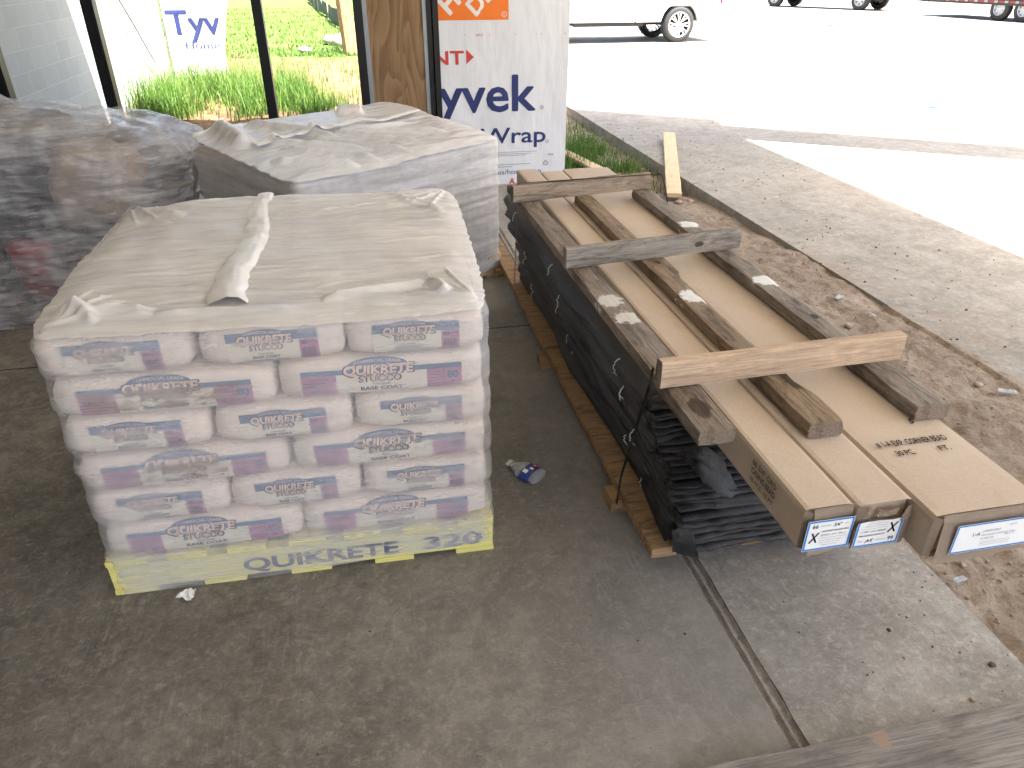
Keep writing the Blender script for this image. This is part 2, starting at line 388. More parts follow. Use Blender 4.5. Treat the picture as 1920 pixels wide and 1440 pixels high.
class Print:
    """flat artwork: collects rectangles, polygons and words in (x, z), each on a layer a fraction of a millimetre above the last"""
    def __init__(s): s.items = []
    def rect(s, x0, x1, z0, z1, m, layer=1, nx=1, nz=1):
        vs = []; fs = []
        for j in range(nz + 1):
            for i in range(nx + 1): vs.append((x0 + (x1 - x0) * i / nx, z0 + (z1 - z0) * j / nz))
        for j in range(nz):
            for i in range(nx): a = j * (nx + 1) + i; fs.append([a, a + 1, a + nx + 2, a + nx + 1])
        s.items.append((vs, fs, m, layer)); return s
    def frame(s, x0, x1, z0, z1, w, m, layer=1):
        n = 8
        s.rect(x0, x1, z0, z0 + w, m, layer, n); s.rect(x0, x1, z1 - w, z1, m, layer, n); s.rect(x0, x0 + w, z0 + w, z1 - w, m, layer); s.rect(x1 - w, x1, z0 + w, z1 - w, m, layer); return s
    def poly(s, pts, m, layer=1): s.items.append((list(pts), [list(range(len(pts)))], m, layer)); return s
    def word(s, body, x, z, size, m, layer=2, bold=0, shear=0, width=None, align='CENTER', rot=0, arch=0, flip=False):
        vs, fs = text_mesh(body, size, bold, shear, align)
        if not vs: return s
        xs = [v[0] for v in vs]
        if width:
            k = width / max(1e-6, max(xs) - min(xs)); vs = [(a * k, b) for a, b in vs]
        if arch:
            hw = max(abs(v[0]) for v in vs) or 1
            vs = [(a, b + arch * (1 - (a / hw) ** 2)) for a, b in vs]
        if rot:
            c_, s_ = math.cos(rot), math.sin(rot); vs = [(a * c_ - b * s_, a * s_ + b * c_) for a, b in vs]
        s.items.append(([(a + x, b + z) for a, b in vs], fs, m, layer)); return s
    def build(s, name, fn, parent=None, step=.0005):
        bm = bmesh.new(); mats = []
        for vs, fs, m, layer in s.items:
            if m not in mats: mats.append(m)
            bv = [bm.verts.new(fn(a, b, layer * step)) for a, b in vs]
            for f in fs:
                try: bm.faces.new([bv[i] for i in f]).material_index = mats.index(m)
                except ValueError: pass
        return obj(name, bm, [M[m] for m in mats], parent)

# ------------------------------------------------------------------ ground, slab, driveway
JX, EX, DX = .955, 1.72, 2.97
def slab_strip(name, x0, x1, y0, y1, mat, wob0=0, wob1=0):
    bm = bmesh.new(); n = 160
    def f(u, v):
        y = y0 + (y1 - y0) * v
        a = x0 + wob0 * (N(y, 1, 0, 9) + .6 * N(y, 4, 0, 31)); b = x1 + wob1 * (N(y, 7, 0, 8) + .6 * N(y, 3, 0, 35))
        return (a + (b - a) * u, y, 0)
    rows = grid(bm, 6, n, f)
    ext = bmesh.ops.extrude_face_region(bm, geom=[e for e in bm.edges if e.is_boundary])
    for v in ext['geom']:
        if isinstance(v, bmesh.types.BMVert): v.co.z = -.12
    return struct(obj(name, bm, mat))
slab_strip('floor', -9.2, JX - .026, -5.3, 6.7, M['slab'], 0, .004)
slab_strip('floor_edge', JX + .028, EX, -5.3, 6.7, M['slab_edge'], .004, .006)
bm = bmesh.new()
def jf(u, v):
    y = -5.3 + 12 * v; x = -.03 + .062 * u
    rid = .010 * math.exp(-((x + .001) / .007) ** 2) 
    rough = .004 * N(x * 6, y, 2, 40)
    edge = .008 * math.exp(-((abs(x) - .026) / .006) ** 2) * (1 + .8 * N(y, x, 0, 30))
    return (JX + x + .003 * N(y, 0, 5, 12), y, -.011 + rid + rough + edge)
bj = boxm(-4.6, JX - .03, 3.617, 3.624, -.002, .0015); struct(obj('floor_joint', bj, M['dark']))
grid(bm, 16, 1400, jf); struct(obj('floor_joint', bm, M['joint'], smooth=True))

bm = bmesh.new()
def drf(x, y): return .012 * FB(x, y, 0, .5, 3)
grid(bm, 40, 60, lambda u, v: (DX + 90 * u ** 2.2, -14 + 170 * v ** 2.0, 0))
ext = bmesh.ops.extrude_face_region(bm, geom=[e for e in bm.edges if e.is_boundary])
for v in ext['geom']:
    if isinstance(v, bmesh.types.BMVert): v.co.z = -.3
struct(obj('driveway', bm, M['drive']))

def dirt_h(x, y):
    t = min(1, max(0, (x - EX) / (DX - EX)))
    far = min(1, max(0, (y - 4.4) / 2.2))
    base = -.03 - .07 * far * t - .03 * far
    base += (.012 + .045 * min(1, max(0, (3.1 - y) / 1.8))) * t * (1 - far)     # near the drive the soil laps over its edge
    return base + .024 * FB(x, y, 0, 2.2, 4) + .017 * FB(x, y, 3, 7, 4) + .012 * abs(N(x, y, 1, 19)) + .006 * N(x, y, 5, 45)
bm = bmesh.new()
grid(bm, 110, 560, lambda u, v: (lambda x, y: (x, y, dirt_h(x, y) - (.05 if u in (0, 1) else 0)))(EX - .03 + (DX + .16 * (1 if True else 0) - EX) * u, -5.3 + 16.3 * v))
# soil that spills over the driveway's edge in the near part only
for v_ in bm.verts:
    if v_.co.x > DX - .02:
        lap = min(1, max(0, (3.5 - v_.co.y) / 1.2)) * (.012 + .012 * N(v_.co.x, v_.co.y, 0, 6)) - max(0, v_.co.x - DX) * .16
        v_.co.z = lap if lap > 0 and v_.co.y < 3.5 else min(-.006, dirt_h(DX - .03, v_.co.y))
struct(obj('dirt', bm, M['dirt'], smooth=True))

bm = bmesh.new()
def fld(u, v):
    x = -60 + (DX + 60) * (1 - (1 - u) ** 2.4); y = 6.71 + 150 * v ** 2.2
    z = -.06 + .05 * FB(x, y, 0, .5, 4) + .03 * FB(x, y, 2, 2.0, 3)
    if y < 11 and x > EX - .3: z = min(z, dirt_h(x, y)) - .08 * min(1, (11 - y))
    return (x, y, z - (.0 if x < DX - .05 else .2))
grid(bm, 130, 150, fld); struct(obj('field', bm, M['field'], smooth=True))

# ------------------------------------------------------------------ porch roof, walls and added light blockers
bm = bmesh.new()
poly = [(-9.2, 10.02), (3.47, 10.02), (5.72, 8.44), (5.52, 7.12), (5.57, -4.4), (-9.2, -4.4)]
a = [bm.verts.new((x, y, 4.0)) for x, y in poly]; b = [bm.verts.new((x, y, 4.25)) for x, y in poly]
bm.faces.new(a[::-1]); bm.faces.new(b)
for i in range(len(poly)): bm.faces.new((a[i], a[(i + 1) % 6], b[(i + 1) % 6], b[i]))
struct(obj('porch_roof', bm, M['soffit']))
bm = bmesh.new(); poly = [(4.0 + .62, 9.34 - .53), (12.4, 3.95 - .53), (12.2, 3.36 - .53), (4.4 + .62, 8.08 - .53)]; zb_ = 2.2
a = [bm.verts.new((x, y, zb_)) for x, y in poly]; b = [bm.verts.new((x, y, zb_ + .2)) for x, y in poly]
bm.faces.new(a[::-1]); bm.faces.new(b)
for i in range(4): bm.faces.new((a[i], a[(i + 1) % 4], b[(i + 1) % 4], b[i]))
struct(obj('strip_shadow_caster', bm, M['soffit']))  # unseen slab, added and shaped to cast the shaded strip on the driveway
struct(obj('inner_wall', boxm(-4.75, -4.6, -5.2, 6.55, 0, 3.99), M['inner_wall']))
struct(obj('added_blocker_wall', boxm(-4.6, -2.2, -4.6, -4.45, 0, 3.99), M['inner_wall']))  # unseen wall behind the camera, added to darken the left of the floor
struct(obj('front_wall', boxm(-4.6, -2.72, 6.6, 6.75, 0, 3.99), M['inner_wall']))
struct(obj('header_wall', boxm(-2.72, .3, 6.6, 6.75, 2.6, 3.99), M['inner_wall']))
bm = boxm(1.55, 1.78, 6.8, 7.0, 2.85, 3.99); struct(obj('porch_column', bm, M['soffit']))

# storefront: frame, mullions, panes
sf = empty('storefront_window', (0, 6.65, 0)); tag(sf, 'black metal framed storefront glazing behind the wrapped pallets', 'window')
def mull(x0, x1, name='mullion', y0=-.055, y1=.055):
    bm = bmesh.new(); box(bm, x0, x1, y0, y1, .0, 2.6, 0, .004)
    box(bm, x0 + .012, x1 - .012, y0 - .008, y0 - .002, .0, 2.6); return obj(name, bm, M['black_metal'], sf)
mull(-2.70, -2.615); mull(-1.95, -1.865); mull(-.735, -.66); mull(.035, .105)
for (x0, x1) in ((-2.615, -1.95), (-1.865, -.735), (-.66, .035)):
    obj('glass_pane', boxm(x0 - .006, x1 + .006, -.004, .004, .09, 2.52), M['glass'], sf)
    obj('sill', boxm(x0, x1, -.05, .05, 0, .09), M['black_metal'], sf); obj('head_rail', boxm(x0, x1, -.05, .05, 2.52, 2.6), M['black_metal'], sf)
pp = empty('plywood_post', (.105, 6.65, 0)); tag(pp, 'plywood faced post between two dark metal frames beside house wrap', 'post')
obj('plywood_face', boxm(.035, .475, -.035, -.015, 0, 2.6), M['plywood'], pp)
obj('side_trim', boxm(.0, .035, -.045, .05, 0, 2.6), M['grey_metal'], pp)
obj('side_trim', boxm(.475, .505, -.045, .05, 0, 2.6), M['grey_metal'], pp)
bm = boxm(.475 - .0, .60, -.06, .055, 0, 2.6, .003); bm.free()
obj('dark_jamb', boxm(.506, .545, -.055, .05, 0, 2.6, .003), M['black_metal'], pp)
obj('dark_jamb', boxm(.553, .60, -.075, .05, 0, 2.6, .003), M['black_metal'], pp)

# house wrap covered wall end, with printing
ww = empty('wrapped_wall', (0, 6.735, 0)); tag(ww, 'wall end covered in white printed house wrap beside the plywood post', 'wall')
def wrapf(x, z, off=0):
    k = .006 * N(x * .9 + z * .8, z * .5 - x * .5, 0, 3.2) + .0025 * N(x + z * .9, z - x, 3, 11)
    return (x, -.07 - k - off, z)
bm = bmesh.new()
grid(bm, 70, 110, lambda u, v: wrapf(.3 + 1.53 * u, -.05 + 2.9 * v))
grid(bm, 4, 60, lambda u, v: (1.83 + .008 * math.sin(u * 3), wrapf(1.83, -.05 + 2.9 * v)[1] + .25 * u, -.05 + 2.9 * v))
obj('house_wrap', bm, M['wrap_wall'], ww, smooth=True)
obj('wall_core', boxm(.31, 1.82, -.045, .17, -.05, 2.85), M['inner_wall'], ww)
P_ = Print()
vs, fs = text_mesh('vek', 1.0, .03, 0, 'LEFT'); kw = max(v[0] for v in vs) - min(v[0] for v in vs)
vs2, _ = text_mesh('Tyvek', 1.0, .03, 0, 'LEFT'); tw = max(v[0] for v in vs2) - min(v[0] for v in vs2)
W_ = tw * (.665 / kw)
P_.word('Tyvek', 1.545 - W_, .645, .42, 'navy_ink', 2, .018, 0, W_, 'LEFT')
def ring(p, x, z, r, m):
    pts = [(x + r * math.cos(a), z + r * math.sin(a)) for a in [2 * math.pi * i / 16 for i in range(16)]]
    for i in range(16):
        a_, b_ = pts[i], pts[(i + 1) % 16]
        q = lambda P, k: (x + (P[0] - x) * k, z + (P[1] - z) * k)
        p.poly([a_, b_, q(b_, .8), q(a_, .8)], m, 2)
    p.word('R', x, z - r * .42, r * 1.1, m, 2)
ring(P_, 1.60, .665, .016, 'navy_ink'); ring(P_, 1.655, .37, .016, 'navy_ink')
vs2, _ = text_mesh('HomeWrap', 1.0, .01, 0, 'LEFT'); hw = max(v[0] for v in vs2)
vs3, _ = text_mesh('rap', 1.0, .01, 0, 'LEFT'); rw = max(v[0] for v in vs3)
W2 = hw * (.325 / rw); P_.word('HomeWrap', 1.625 - W2, .368, .19, 'navy_ink', 2, .012, 0, W2, 'LEFT')
P_.word('DUPONT', .485, 1.03, .15, 'red_ink', 2, .02, 0, .82, 'LEFT')
P_.items[-1] = ([(x - .40, z) for x, z in P_.items[-1][0]],) + P_.items[-1][1:]
P_.poly([(.935, 1.03), (1.0, 1.085), (.935, 1.145)], 'red_ink', 2)
P_.rect(.55, 1.30, 1.365, 2.10, 'orange_ink', 1, 12, 12)
P_.word('HOME', .80, 1.395, .21, 'white_ink', 2, .035, 0, .62, 'LEFT', R(45))
P_.word('DEPOT', 1.02, 1.385, .18, 'white_ink', 2, .035, 0, .60, 'LEFT', R(45))
P_.word('THE', .62, 1.62, .10, 'white_ink', 2, .02, 0, .18, 'LEFT', R(45))
ring(P_, 1.262, 1.405, .022, 'white_ink')
for x in (.93, 1.14, 1.36, 1.585, 1.79): P_.word('Y', x, 1.245, .022, 'red_ink', 2)
P_.word('230213', 1.05, 1.245, .022, 'red_ink', 2)
for i, z in enumerate((.285, .268, .255)): P_.rect(.85, 1.56 - .05 * i, z, z + .004, 'grey_ink', 2)
for i, z in enumerate((.175, .155)): P_.rect(.9, 1.50 - .17 * i, z, z + .005, 'grey_ink', 2)
P_.word('homewrap.dupont.us/homewrap', .62, .09, .062, 'navy_ink', 2, 0, 0, .98, 'LEFT')
P_.word('A', 1.33, .0, .075, 'red_ink', 2, .03)
P_.word('UMLA', 1.69, .245, .02, 'navy_ink', 2)
for k in range(3):
    a0 = R(90 + 120 * k); a1 = R(90 + 120 * (k + 1)); r_ = .03; cx_, cz_ = 1.645, .175
    A_ = Vector((cx_ + r_ * math.cos(a0), cz_ + r_ * math.sin(a0))); B_ = Vector((cx_ + r_ * math.cos(a1), cz_ + r_ * math.sin(a1)))
    d = (B_ - A_).normalized(); n_ = Vector((-d.y, d.x)) * .004
    A_ += d * .006; B_ -= d * .006
    P_.poly([A_ - n_, B_ - n_, B_ + n_, A_ + n_], 'grey_ink', 2)
P_.build('printing', lambda x, z, o: wrapf(x, z, .002 + o), ww)

# block wall outside, return wall with loose house wrap, hanging cable
bw = tag(obj('block_wall', boxm(-3.6, -3.3, 6.76, 15.4, -.2, 3.2), M['block']), 'grey concrete block wall seen through the storefront glass', 'wall')
rw_ = empty('return_wall', (-3.3, 15.4, 0)); tag(rw_, 'far white wall hung with printed house wrap beyond the glass', 'wall')
obj('wall_core', boxm(0.02, .95, .02, .35, -.2, 3.0), M['block'], rw_)
bm = bmesh.new()
def rwf(x, z, off=0): return (x, -.03 - .025 * N(x + z * .6, z, 0, 2.4) - off, z)
grid(bm, 24, 40, lambda u, v: rwf(.06 + u * (.83 + .36 * (v * 2.6 - .05) / 1.4 + .03 * N(v, 0, 4, 6)), .0 + 2.6 * v))
obj('house_wrap', bm, M['wrap_wall'], rw_, smooth=True)
P_ = Print(); P_.word('Tyvek', .10, .70, .56, 'navy_ink', 2, .02, 0, 1.5, 'LEFT').word('HomeWrap', .33, .46, .18, 'navy_ink', 2, .004, 0, 1.15, 'LEFT').word('DUPONT', .22, 1.27, .17, 'red_ink', 2, .02, 0, .72, 'LEFT')
keep = []
for vs, fs, m, la in P_.items:
    fs = [f for f in fs if max(vs[i][0] for i in f) < .86 + .36 * vs[f[0]][1] / 1.4 - .02]; keep.append((vs, fs, m, la))
P_.items = keep; P_.build('printing', lambda x, z, o: rwf(x, z, .006 + o), rw_)
bm = bmesh.new(); tube(bm, [(-3.27, 11.6, 2.2), (-3.24, 12.2, 1.72), (-3.22, 12.75, 1.30), (-3.22, 13.2, .98), (-3.23, 13.7, .62), (-3.24, 14.1, .36)], .011, 6)
tag(obj('cable', bm, flat('green_cable', (.02, .05, .03), .5)), 'thin dark cable hanging down the block wall outside', 'cable')

# ------------------------------------------------------------------ bags of stucco
BX, BY, BZ = .202, .304, .066
def bag_face_y(x, z):   # end face, at -y
    X, Z = x / BX, z / BZ
    return -BY * (1 - .035 * abs(X) ** 5) * (1 - .05 * Z ** 4)
def bag_face_x(y, z):
    Y, Z = y / BY, z / BZ
    return BX * (1 - .03 * abs(Y) ** 6) * (1 - .075 * Z ** 4)
def bag_mesh():
    bm = bmesh.new(); bmesh.ops.create_cube(bm, size=2)
    bmesh.ops.subdivide_edges(bm, edges=bm.edges[:], cuts=9, use_grid_fill=True)
    for v in bm.verts:
        X, Y, Z = v.co
        cx_ = 1 - .05 * Z ** 4; 
        x = BX * X * (1 - .03 * abs(Y) ** 6) * (1 - .075 * Z ** 4); y = BY * Y * (1 - .035 * abs(X) ** 5) * (1 - .05 * Z ** 4)
        z = BZ * Z * (1 - .10 * abs(X) ** 8) * (1 - .10 * abs(Y) ** 8)
        if abs(Z) > .95: z += .003 * N(X * 2, Y * 3, Z)
        v.co = (x, y, z)
    return bm
bagm = bpy.data.meshes.new('stucco_bag'); _b = bag_mesh(); _b.to_mesh(bagm); _b.free(); bagm.materials.append(M['bag'])
bagm.polygons.foreach_set('use_smooth', [True] * len(bagm.polygons))
def logo(p, x, z, w, h, letter='bag_letter'):
    """arched logo: dark cap, two words with outlines"""
    p.poly([(x + w * .42 * math.cos(a), z + h * .70 + h * .27 * math.sin(a)) for a in [math.pi * i / 14 for i in range(15)]], 'bag_blue', 2)
    p.word('COMMERCIAL GRADE', x, z + h * .74, h * .15, 'bag_letter', 3, .01, 0, w * .66, 'CENTER', 0, h * .06)
    p.word('QUIKRETE', x, z + h * .30, h * .56, 'bag_dark', 4, .075, .1, w * 1.05)
    p.word('QUIKRETE', x, z + h * .32, h * .52, letter, 5, .04, .1, w)
    p.word('STUCCO', x + w * .02, z - h * .02, h * .36, 'bag_dark', 4, .06, .05, w * .62)
    p.word('STUCCO', x + w * .02, z - h * .005, h * .33, letter, 5, .015, .05, w * .57)
P_ = Print()      # end print: blue bar, logo, magenta weight block
P_.rect(-.125, .125, -.046, .046, 'cream', 1, 12, 8).rect(-.125, .125, .018, .046, 'bag_blue', 2, 12, 3).frame(-.125, .125, -.046, .046, .0012, 'bag_dark', 3)
P_.rect(.072, .125, -.046, .016, 'bag_purple', 2, 4, 6).word('80', .086, .0, .017, 'bag_dark', 4, .02).word('POUNDS', .108, .004, .007, 'bag_dark', 4).word('36.2 kg', .108, -.004, .006, 'bag_dark', 4)
for i in range(9): P_.rect(.079 + i * .0043, .081 + i * .0043, -.04, -.009, 'bag_dark', 4, 1, 4)
P_.word('No. 1137-86', .092, .033, .008, 'bag_letter', 4)
logo(P_, -.022, -.007, .15, .062)
P_.word('Pump Grade', -.022, -.022, .008, 'bag_dark', 4, .01).word('BASE COAT', -.022, -.035, .0125, 'bag_dark', 4, .03, 0, .075)
P_.rect(-.08, .04, -.0425, -.0405, 'bag_grey', 4, 6)
P_end = P_.build('end_print', lambda x, z, o: (x, bag_face_y(x, z - .008) - .0008 - o, z - .008))
end_me = P_end.data; bpy.data.objects.remove(P_end)
P_ = Print()      # long side print
P_.rect(-.235, .235, -.05, .030, 'cream', 1, 20, 8).rect(-.235, .235, .016, .032, 'bag_blue', 2, 20, 2).rect(-.235, -.135, -.05, .016, 'bag_purple', 2, 6, 6).rect(.13, .235, -.05, .016, 'bag_purple', 2, 6, 6)
P_.word('PUMP GRADE', -.185, .002, .009, 'bag_dark', 4)
for i in range(4): P_.rect(-.228, -.15 - .01 * (i % 2), -.008 - .009 * i, -.006 - .009 * i, 'bag_dark', 4, 3)
for i in range(5): P_.rect(.137, .178, .005 - .01 * i, .0062 - .01 * i, 'bag_dark', 4, 2)
P_.rect(.181, .1822, -.05, .016, 'bag_dark', 3, 1, 5).word('80', .208, -.018, .034, 'bag_blue', 4, .05).word('LBS.', .208, -.034, .012, 'bag_dark', 4)
logo(P_, -.012, -.010, .205, .076)
P_.word('Pump Grade', -.005, -.024, .010, 'bag_dark', 4, .01).word('BASE COAT', -.005, -.042, .018, 'bag_dark', 4, .03, 0, .125)
P_side = P_.build('side_print', lambda x, z, o: (bag_face_x(x, z - .004) + .0008 + o, x, z - .004))
side_me = P_side.data; bpy.data.objects.remove(P_side)

P_ = Print(); P_.rect(-.15, .15, -.24, -.12, 'bag_blue', 1, 4, 4).rect(-.15, .15, .10, .22, 'bag_purple', 1, 4, 4)
P_.word('QUIKRETE', 0, -.05, .10, 'bag_dark', 1, .03, 0, .30).word('STUCCO', 0, .02, .06, 'bag_dark', 1, .02, 0, .2)
_o = P_.build('top_print', lambda x, y, o: (x, y, BZ * (1 - .10 * abs(x / BX) ** 8) * (1 - .10 * abs(y / BY) ** 8) + .001 + o)); top_me = _o.data; bpy.data.objects.remove(_o)
ORD = ['bottom', 'fifth-from-top', 'fourth-from-top', 'third-from-top', 'second-from-top', 'topmost']
def stack_bags(root, where, w, d, z0, lh, group, jitter=.006, back=.045):
    """six layers of five: three ends and two long sides, turned about on every other layer"""
    sx, sy = w / 1.22, d / 1.02
    for k in range(6):
        z = z0 + lh * (k + .5); lr = lh * (1 + back)
        ends_front = (k % 2 == 1)
        items = []
        fy = -d / 2
        yc_end = BY * sy; yc_side = BX * sy
        for i, (px, nm) in enumerate(((-1, 'left'), (0, 'middle'), (1, 'right'))):
            x = px * (w / 2 - BX * sx)
            items.append((x, fy + yc_end if ends_front else -fy - yc_end, 0 if ends_front else math.pi, 'front' if ends_front else 'rear', nm, 'narrow end'))
        for px, nm in ((-1, 'left'), (1, 'right')):
            x = px * (w / 2 - BY * sx)
            items.append((x, -fy - yc_side if ends_front else fy + yc_side, math.pi / 2 if ends_front else -math.pi / 2, 'rear' if ends_front else 'front', nm, 'long side'))
        for (x, y, rz, row, nm, face) in items:
            b = bpy.data.objects.new('stucco_bag', bagm); COL.objects.link(b)
            jx, jy = random.uniform(-1, 1) * jitter, random.uniform(-.3, 1) * jitter
            p = root.matrix_world @ Vector((x + jx, y + (jy if row == 'front' else -jy), z if row == 'front' else z0 + lr * (k + .5)))
            b.location = p; b.rotation_euler = (random.uniform(-.01, .01), random.uniform(-.012, .012), rz + root.rotation_euler.z + random.uniform(-.012, .012))
            b.scale = (sx if abs(math.sin(rz)) < .5 else sy, sy if abs(math.sin(rz)) < .5 else sx, (lh if row == 'front' else lr) / .1285)
            side = {'left': 'left', 'right': 'right', 'middle': 'middle'}[nm]
            tag(b, f'white printed stucco bag at {side} of the {row} row, {ORD[k]} layer, {where}', 'bag', group)
            for nme, me in (('end_print', end_me), ('side_print', side_me)) + ((('top_print', top_me),) if k == 5 else ()):
                c = bpy.data.objects.new(nme, me); COL.objects.link(c); c.parent = b
    return

def make_pallet(name, w, d, mat, loc, rotz, label, stencil=False):
    p = empty(name, loc, rotz)
    n = 7; bwid = d  # deck boards run front to back (ends show at the front), stringers run left-right
    for k in range(n):
        x0 = -w / 2 + k * (w - .12) / (n - 1) + (random.uniform(-.006, .006) if 0 < k < n - 1 else 0)
        obj('deck_board', boxm(x0, x0 + .12, -d / 2 - .004, d / 2, .118, .138, .002), mat, p)
    for y in (-d / 2, -.02, d / 2 - .04):
        obj('stringer', boxm(-w / 2 + .002, w / 2 - .002, y, y + .04, .0185, .1175, .002), mat, p)
    for k in range(5):
        x0 = -w / 2 + k * (w - .13) / 4
        obj('bottom_board', boxm(x0, x0 + .13, -d / 2 - .003, d / 2, 0, .018, .002), mat, p)
    if stencil:
        for wd_, xx_, ww_ in (('QUIKRETE', .04, .50), ('320', .47, .20)):
            Print().word(wd_, xx_, .036, .072, 'navy_ink', 1, .03, 0, ww_).build('stencilling', lambda x, z, o: (x, -d / 2 - .001 - o, z), p)
    tag(p, label, 'pallet'); return p

bpy.context.view_layer.update()
FP = (-.29, 1.89 + .51, 0); FR = -.02
root = make_pallet('shipping_pallet', 1.22, 1.02, M['yellow'], FP, FR, 'yellow painted wooden pallet with blue stencilling under the near bag stack', True)
bpy.context.view_layer.update()
stack_bags(root, 'near stack', 1.20, 1.0, .139, .1265, 'stucco bags on the near yellow pallet')

# stretch film and plastic sheet round a stack
def rrect(s, hx, hy, r):
    """point and outward normal at fraction s round a rounded rectangle, starting at the middle of the back"""
    Lx, Ly, A = 2 * (hx - r), 2 * (hy - r), math.pi * r / 2
    per = 2 * Lx + 2 * Ly + 4 * A; d = (s % 1) * per
    segs = [('l', (0, hy), (-1, 0), Lx / 2), ('a', (-(hx - r), hy - r), 90), ('l', (-hx, hy - r), (0, -1), Ly), ('a', (-(hx - r), -(hy - r)), 180),
            ('l', (-(hx - r), -hy), (1, 0), Lx), ('a', (hx - r, -(hy - r)), 270), ('l', (hx, -(hy - r)), (0, 1), Ly), ('a', (hx - r, hy - r), 0), ('l', (hx - r, hy), (-1, 0), Lx / 2)]
    for sg in segs:
        ln = A if sg[0] == 'a' else sg[3]
        if d <= ln + 1e-9:
            if sg[0] == 'l':
                p = Vector((sg[1][0] + sg[2][0] * d, sg[1][1] + sg[2][1] * d)); n = Vector((sg[2][1], -sg[2][0])); return p, n
            a = R(sg[2] + 90 * d / A); n = Vector((math.cos(a), math.sin(a))); return Vector(sg[1]) + n * r, n
        d -= ln
    return Vector((0, hy)), Vector((0, 1))

def wrap_side(name, root, hx, hy, z0, z1, lz0, lh, mat, label, amp=.004, seed=0, r=.07, low=None, pinch=.007, rise=0):
    bm = bmesh.new(); ns, nz = 420, 90
    pr = [rrect(i / ns, hx, hy, r) for i in range(ns)]
    def f(u, v):
        i = int(round(u * ns)) % ns; p, n = pr[i]
        zb = z0
        if low: zb = low(p)
        z = zb + (z1 + rise * (p.y / hy + 1) / 2 - zb) * v
        off = 0
        if z > lz0:
            ph = (z - lz0) / lh; off -= pinch * abs(math.cos(math.pi * ph)) ** 8
        else: off -= .004
        if v > .96: off -= .03 * ((v - .96) / .04) ** 2
        s = u * (4 * hx + 4 * hy)
        off += amp * (N(s * .8 + z * 1.2, z * 5, seed, 3.0) + .6 * N(s * .6 + z * 3, z * 22, seed, 1.8) + .35 * N(s * 3, z * 3, seed, 9))
        cor = 1 - min(1, abs(abs(n.x) - abs(n.y)))
        off += cor * .010 * N(s, z * 3, seed + 5, 7)
        q = p + n * off
        return (q.x, q.y, z)
    grid(bm, ns, nz, f, 0, True)
    return tag(obj(name, bm, mat, None, root.location, root.rotation_euler.z, True), label, 'plastic film')
wrap_side('stretch_wrap', root, .615, .517, .03, .908, .139, .1265, M['wrap_side'], 'milky stretch wrap round the sides of the near bag stack', .0035, 1, .06,
          lambda p: .012 + .012 * N(p.x * 3, p.y * 3, 2) + (.03 * max(0, p.x + .1) if p.y < -.4 else 0) + .01, .006, .07)

bw_ = wrap_side('wrap_band', root, .620, .521, .02, .150, .9, .1265, M['wrap_band'], 'x', .0025, 31, .05, lambda p: .004 + (.038 * max(0, p.x + .15) / .7 if p.y < -.3 else 0) + .006 * N(p.x * 4, p.y * 4, 8))
for k_ in ('label', 'category'): del bw_[k_]
bw_.parent = bpy.data.objects['stretch_wrap']; bw_.location = (0, 0, 0); bw_.rotation_euler = (0, 0, 0)

def sheet_top(root, hx, hy, z, fold, seed, n=260):
    """crumpled plastic sheet: top with its edge turned down over the sides"""
    bm = bmesh.new()
    def f(u, v):
        a, b = u * 2 - 1, v * 2 - 1
        m = max(abs(a), abs(b)); ext = 1.012
        x, y = a * ext * hx, b * ext * hy
        # round the corners and fold what lies past the edge downward
        ox, oy = max(0, abs(x) - hx), max(0, abs(y) - hy)
        zz = z - (ox + oy) * .55
        x = math.copysign(min(abs(x), hx + .012), x) ; y = math.copysign(min(abs(y), hy + .012), y)
        cr = (abs(x) / hx) ** 6 * (abs(y) / hy) ** 6
        x *= 1 - .045 * cr; y *= 1 - .045 * cr
        edge = max(0, (m * ext - .80)) / .2
        zz -= .016 * min(1, edge) ** 2
        zz += fold(x, y)
        k = .004 * N(x, y, seed, 9) + .0025 * N(x * 2 + y, y * 7, seed, 5)
        if ox > 0 or oy > 0:
            pl = .008 * N(x * 1 + y, y - x, seed + 3, 22)
            if oy > ox: y += math.copysign(pl + .006, y)
            else: x += math.copysign(pl + .006, x)
        return (x, y, zz + k)
    grid(bm, n, n, f); return bm
def ridge(x, y, x0, y0, x1, y1, w, h):
    d = Vector((x1 - x0, y1 - y0)); L = d.length; d /= L
    t = (x - x0) * d.x + (y - y0) * d.y; s = -(x - x0) * d.y + (y - y0) * d.x
    e = min(1, max(0, t / (.15 * L))) * min(1, max(0, (L - t) / (.15 * L)))
    return h * e * math.exp(-(s / w) ** 2)
_rc = random.Random(5)
CREASE = [(cx_, cy_, cx_ + _rc.uniform(.08, .32) * _rc.choice((-1, 1)), cy_ + _rc.uniform(-.05, .05), _rc.uniform(.003, .007), _rc.uniform(.002, .006)) for cx_, cy_ in [(_rc.uniform(-.5, .5), _rc.uniform(-.45, .45)) for _ in range(60)]]
CREASE += [(.58 * sx_, .46 * sy_, sx_ * (.58 - .22 * math.cos(R(a_))), sy_ * (.46 - .22 * math.sin(R(a_))), .005, .008) for sx_, sy_ in ((1, 1), (1, -1), (-1, 1), (-1, -1)) for a_ in (15, 32, 50, 70)]
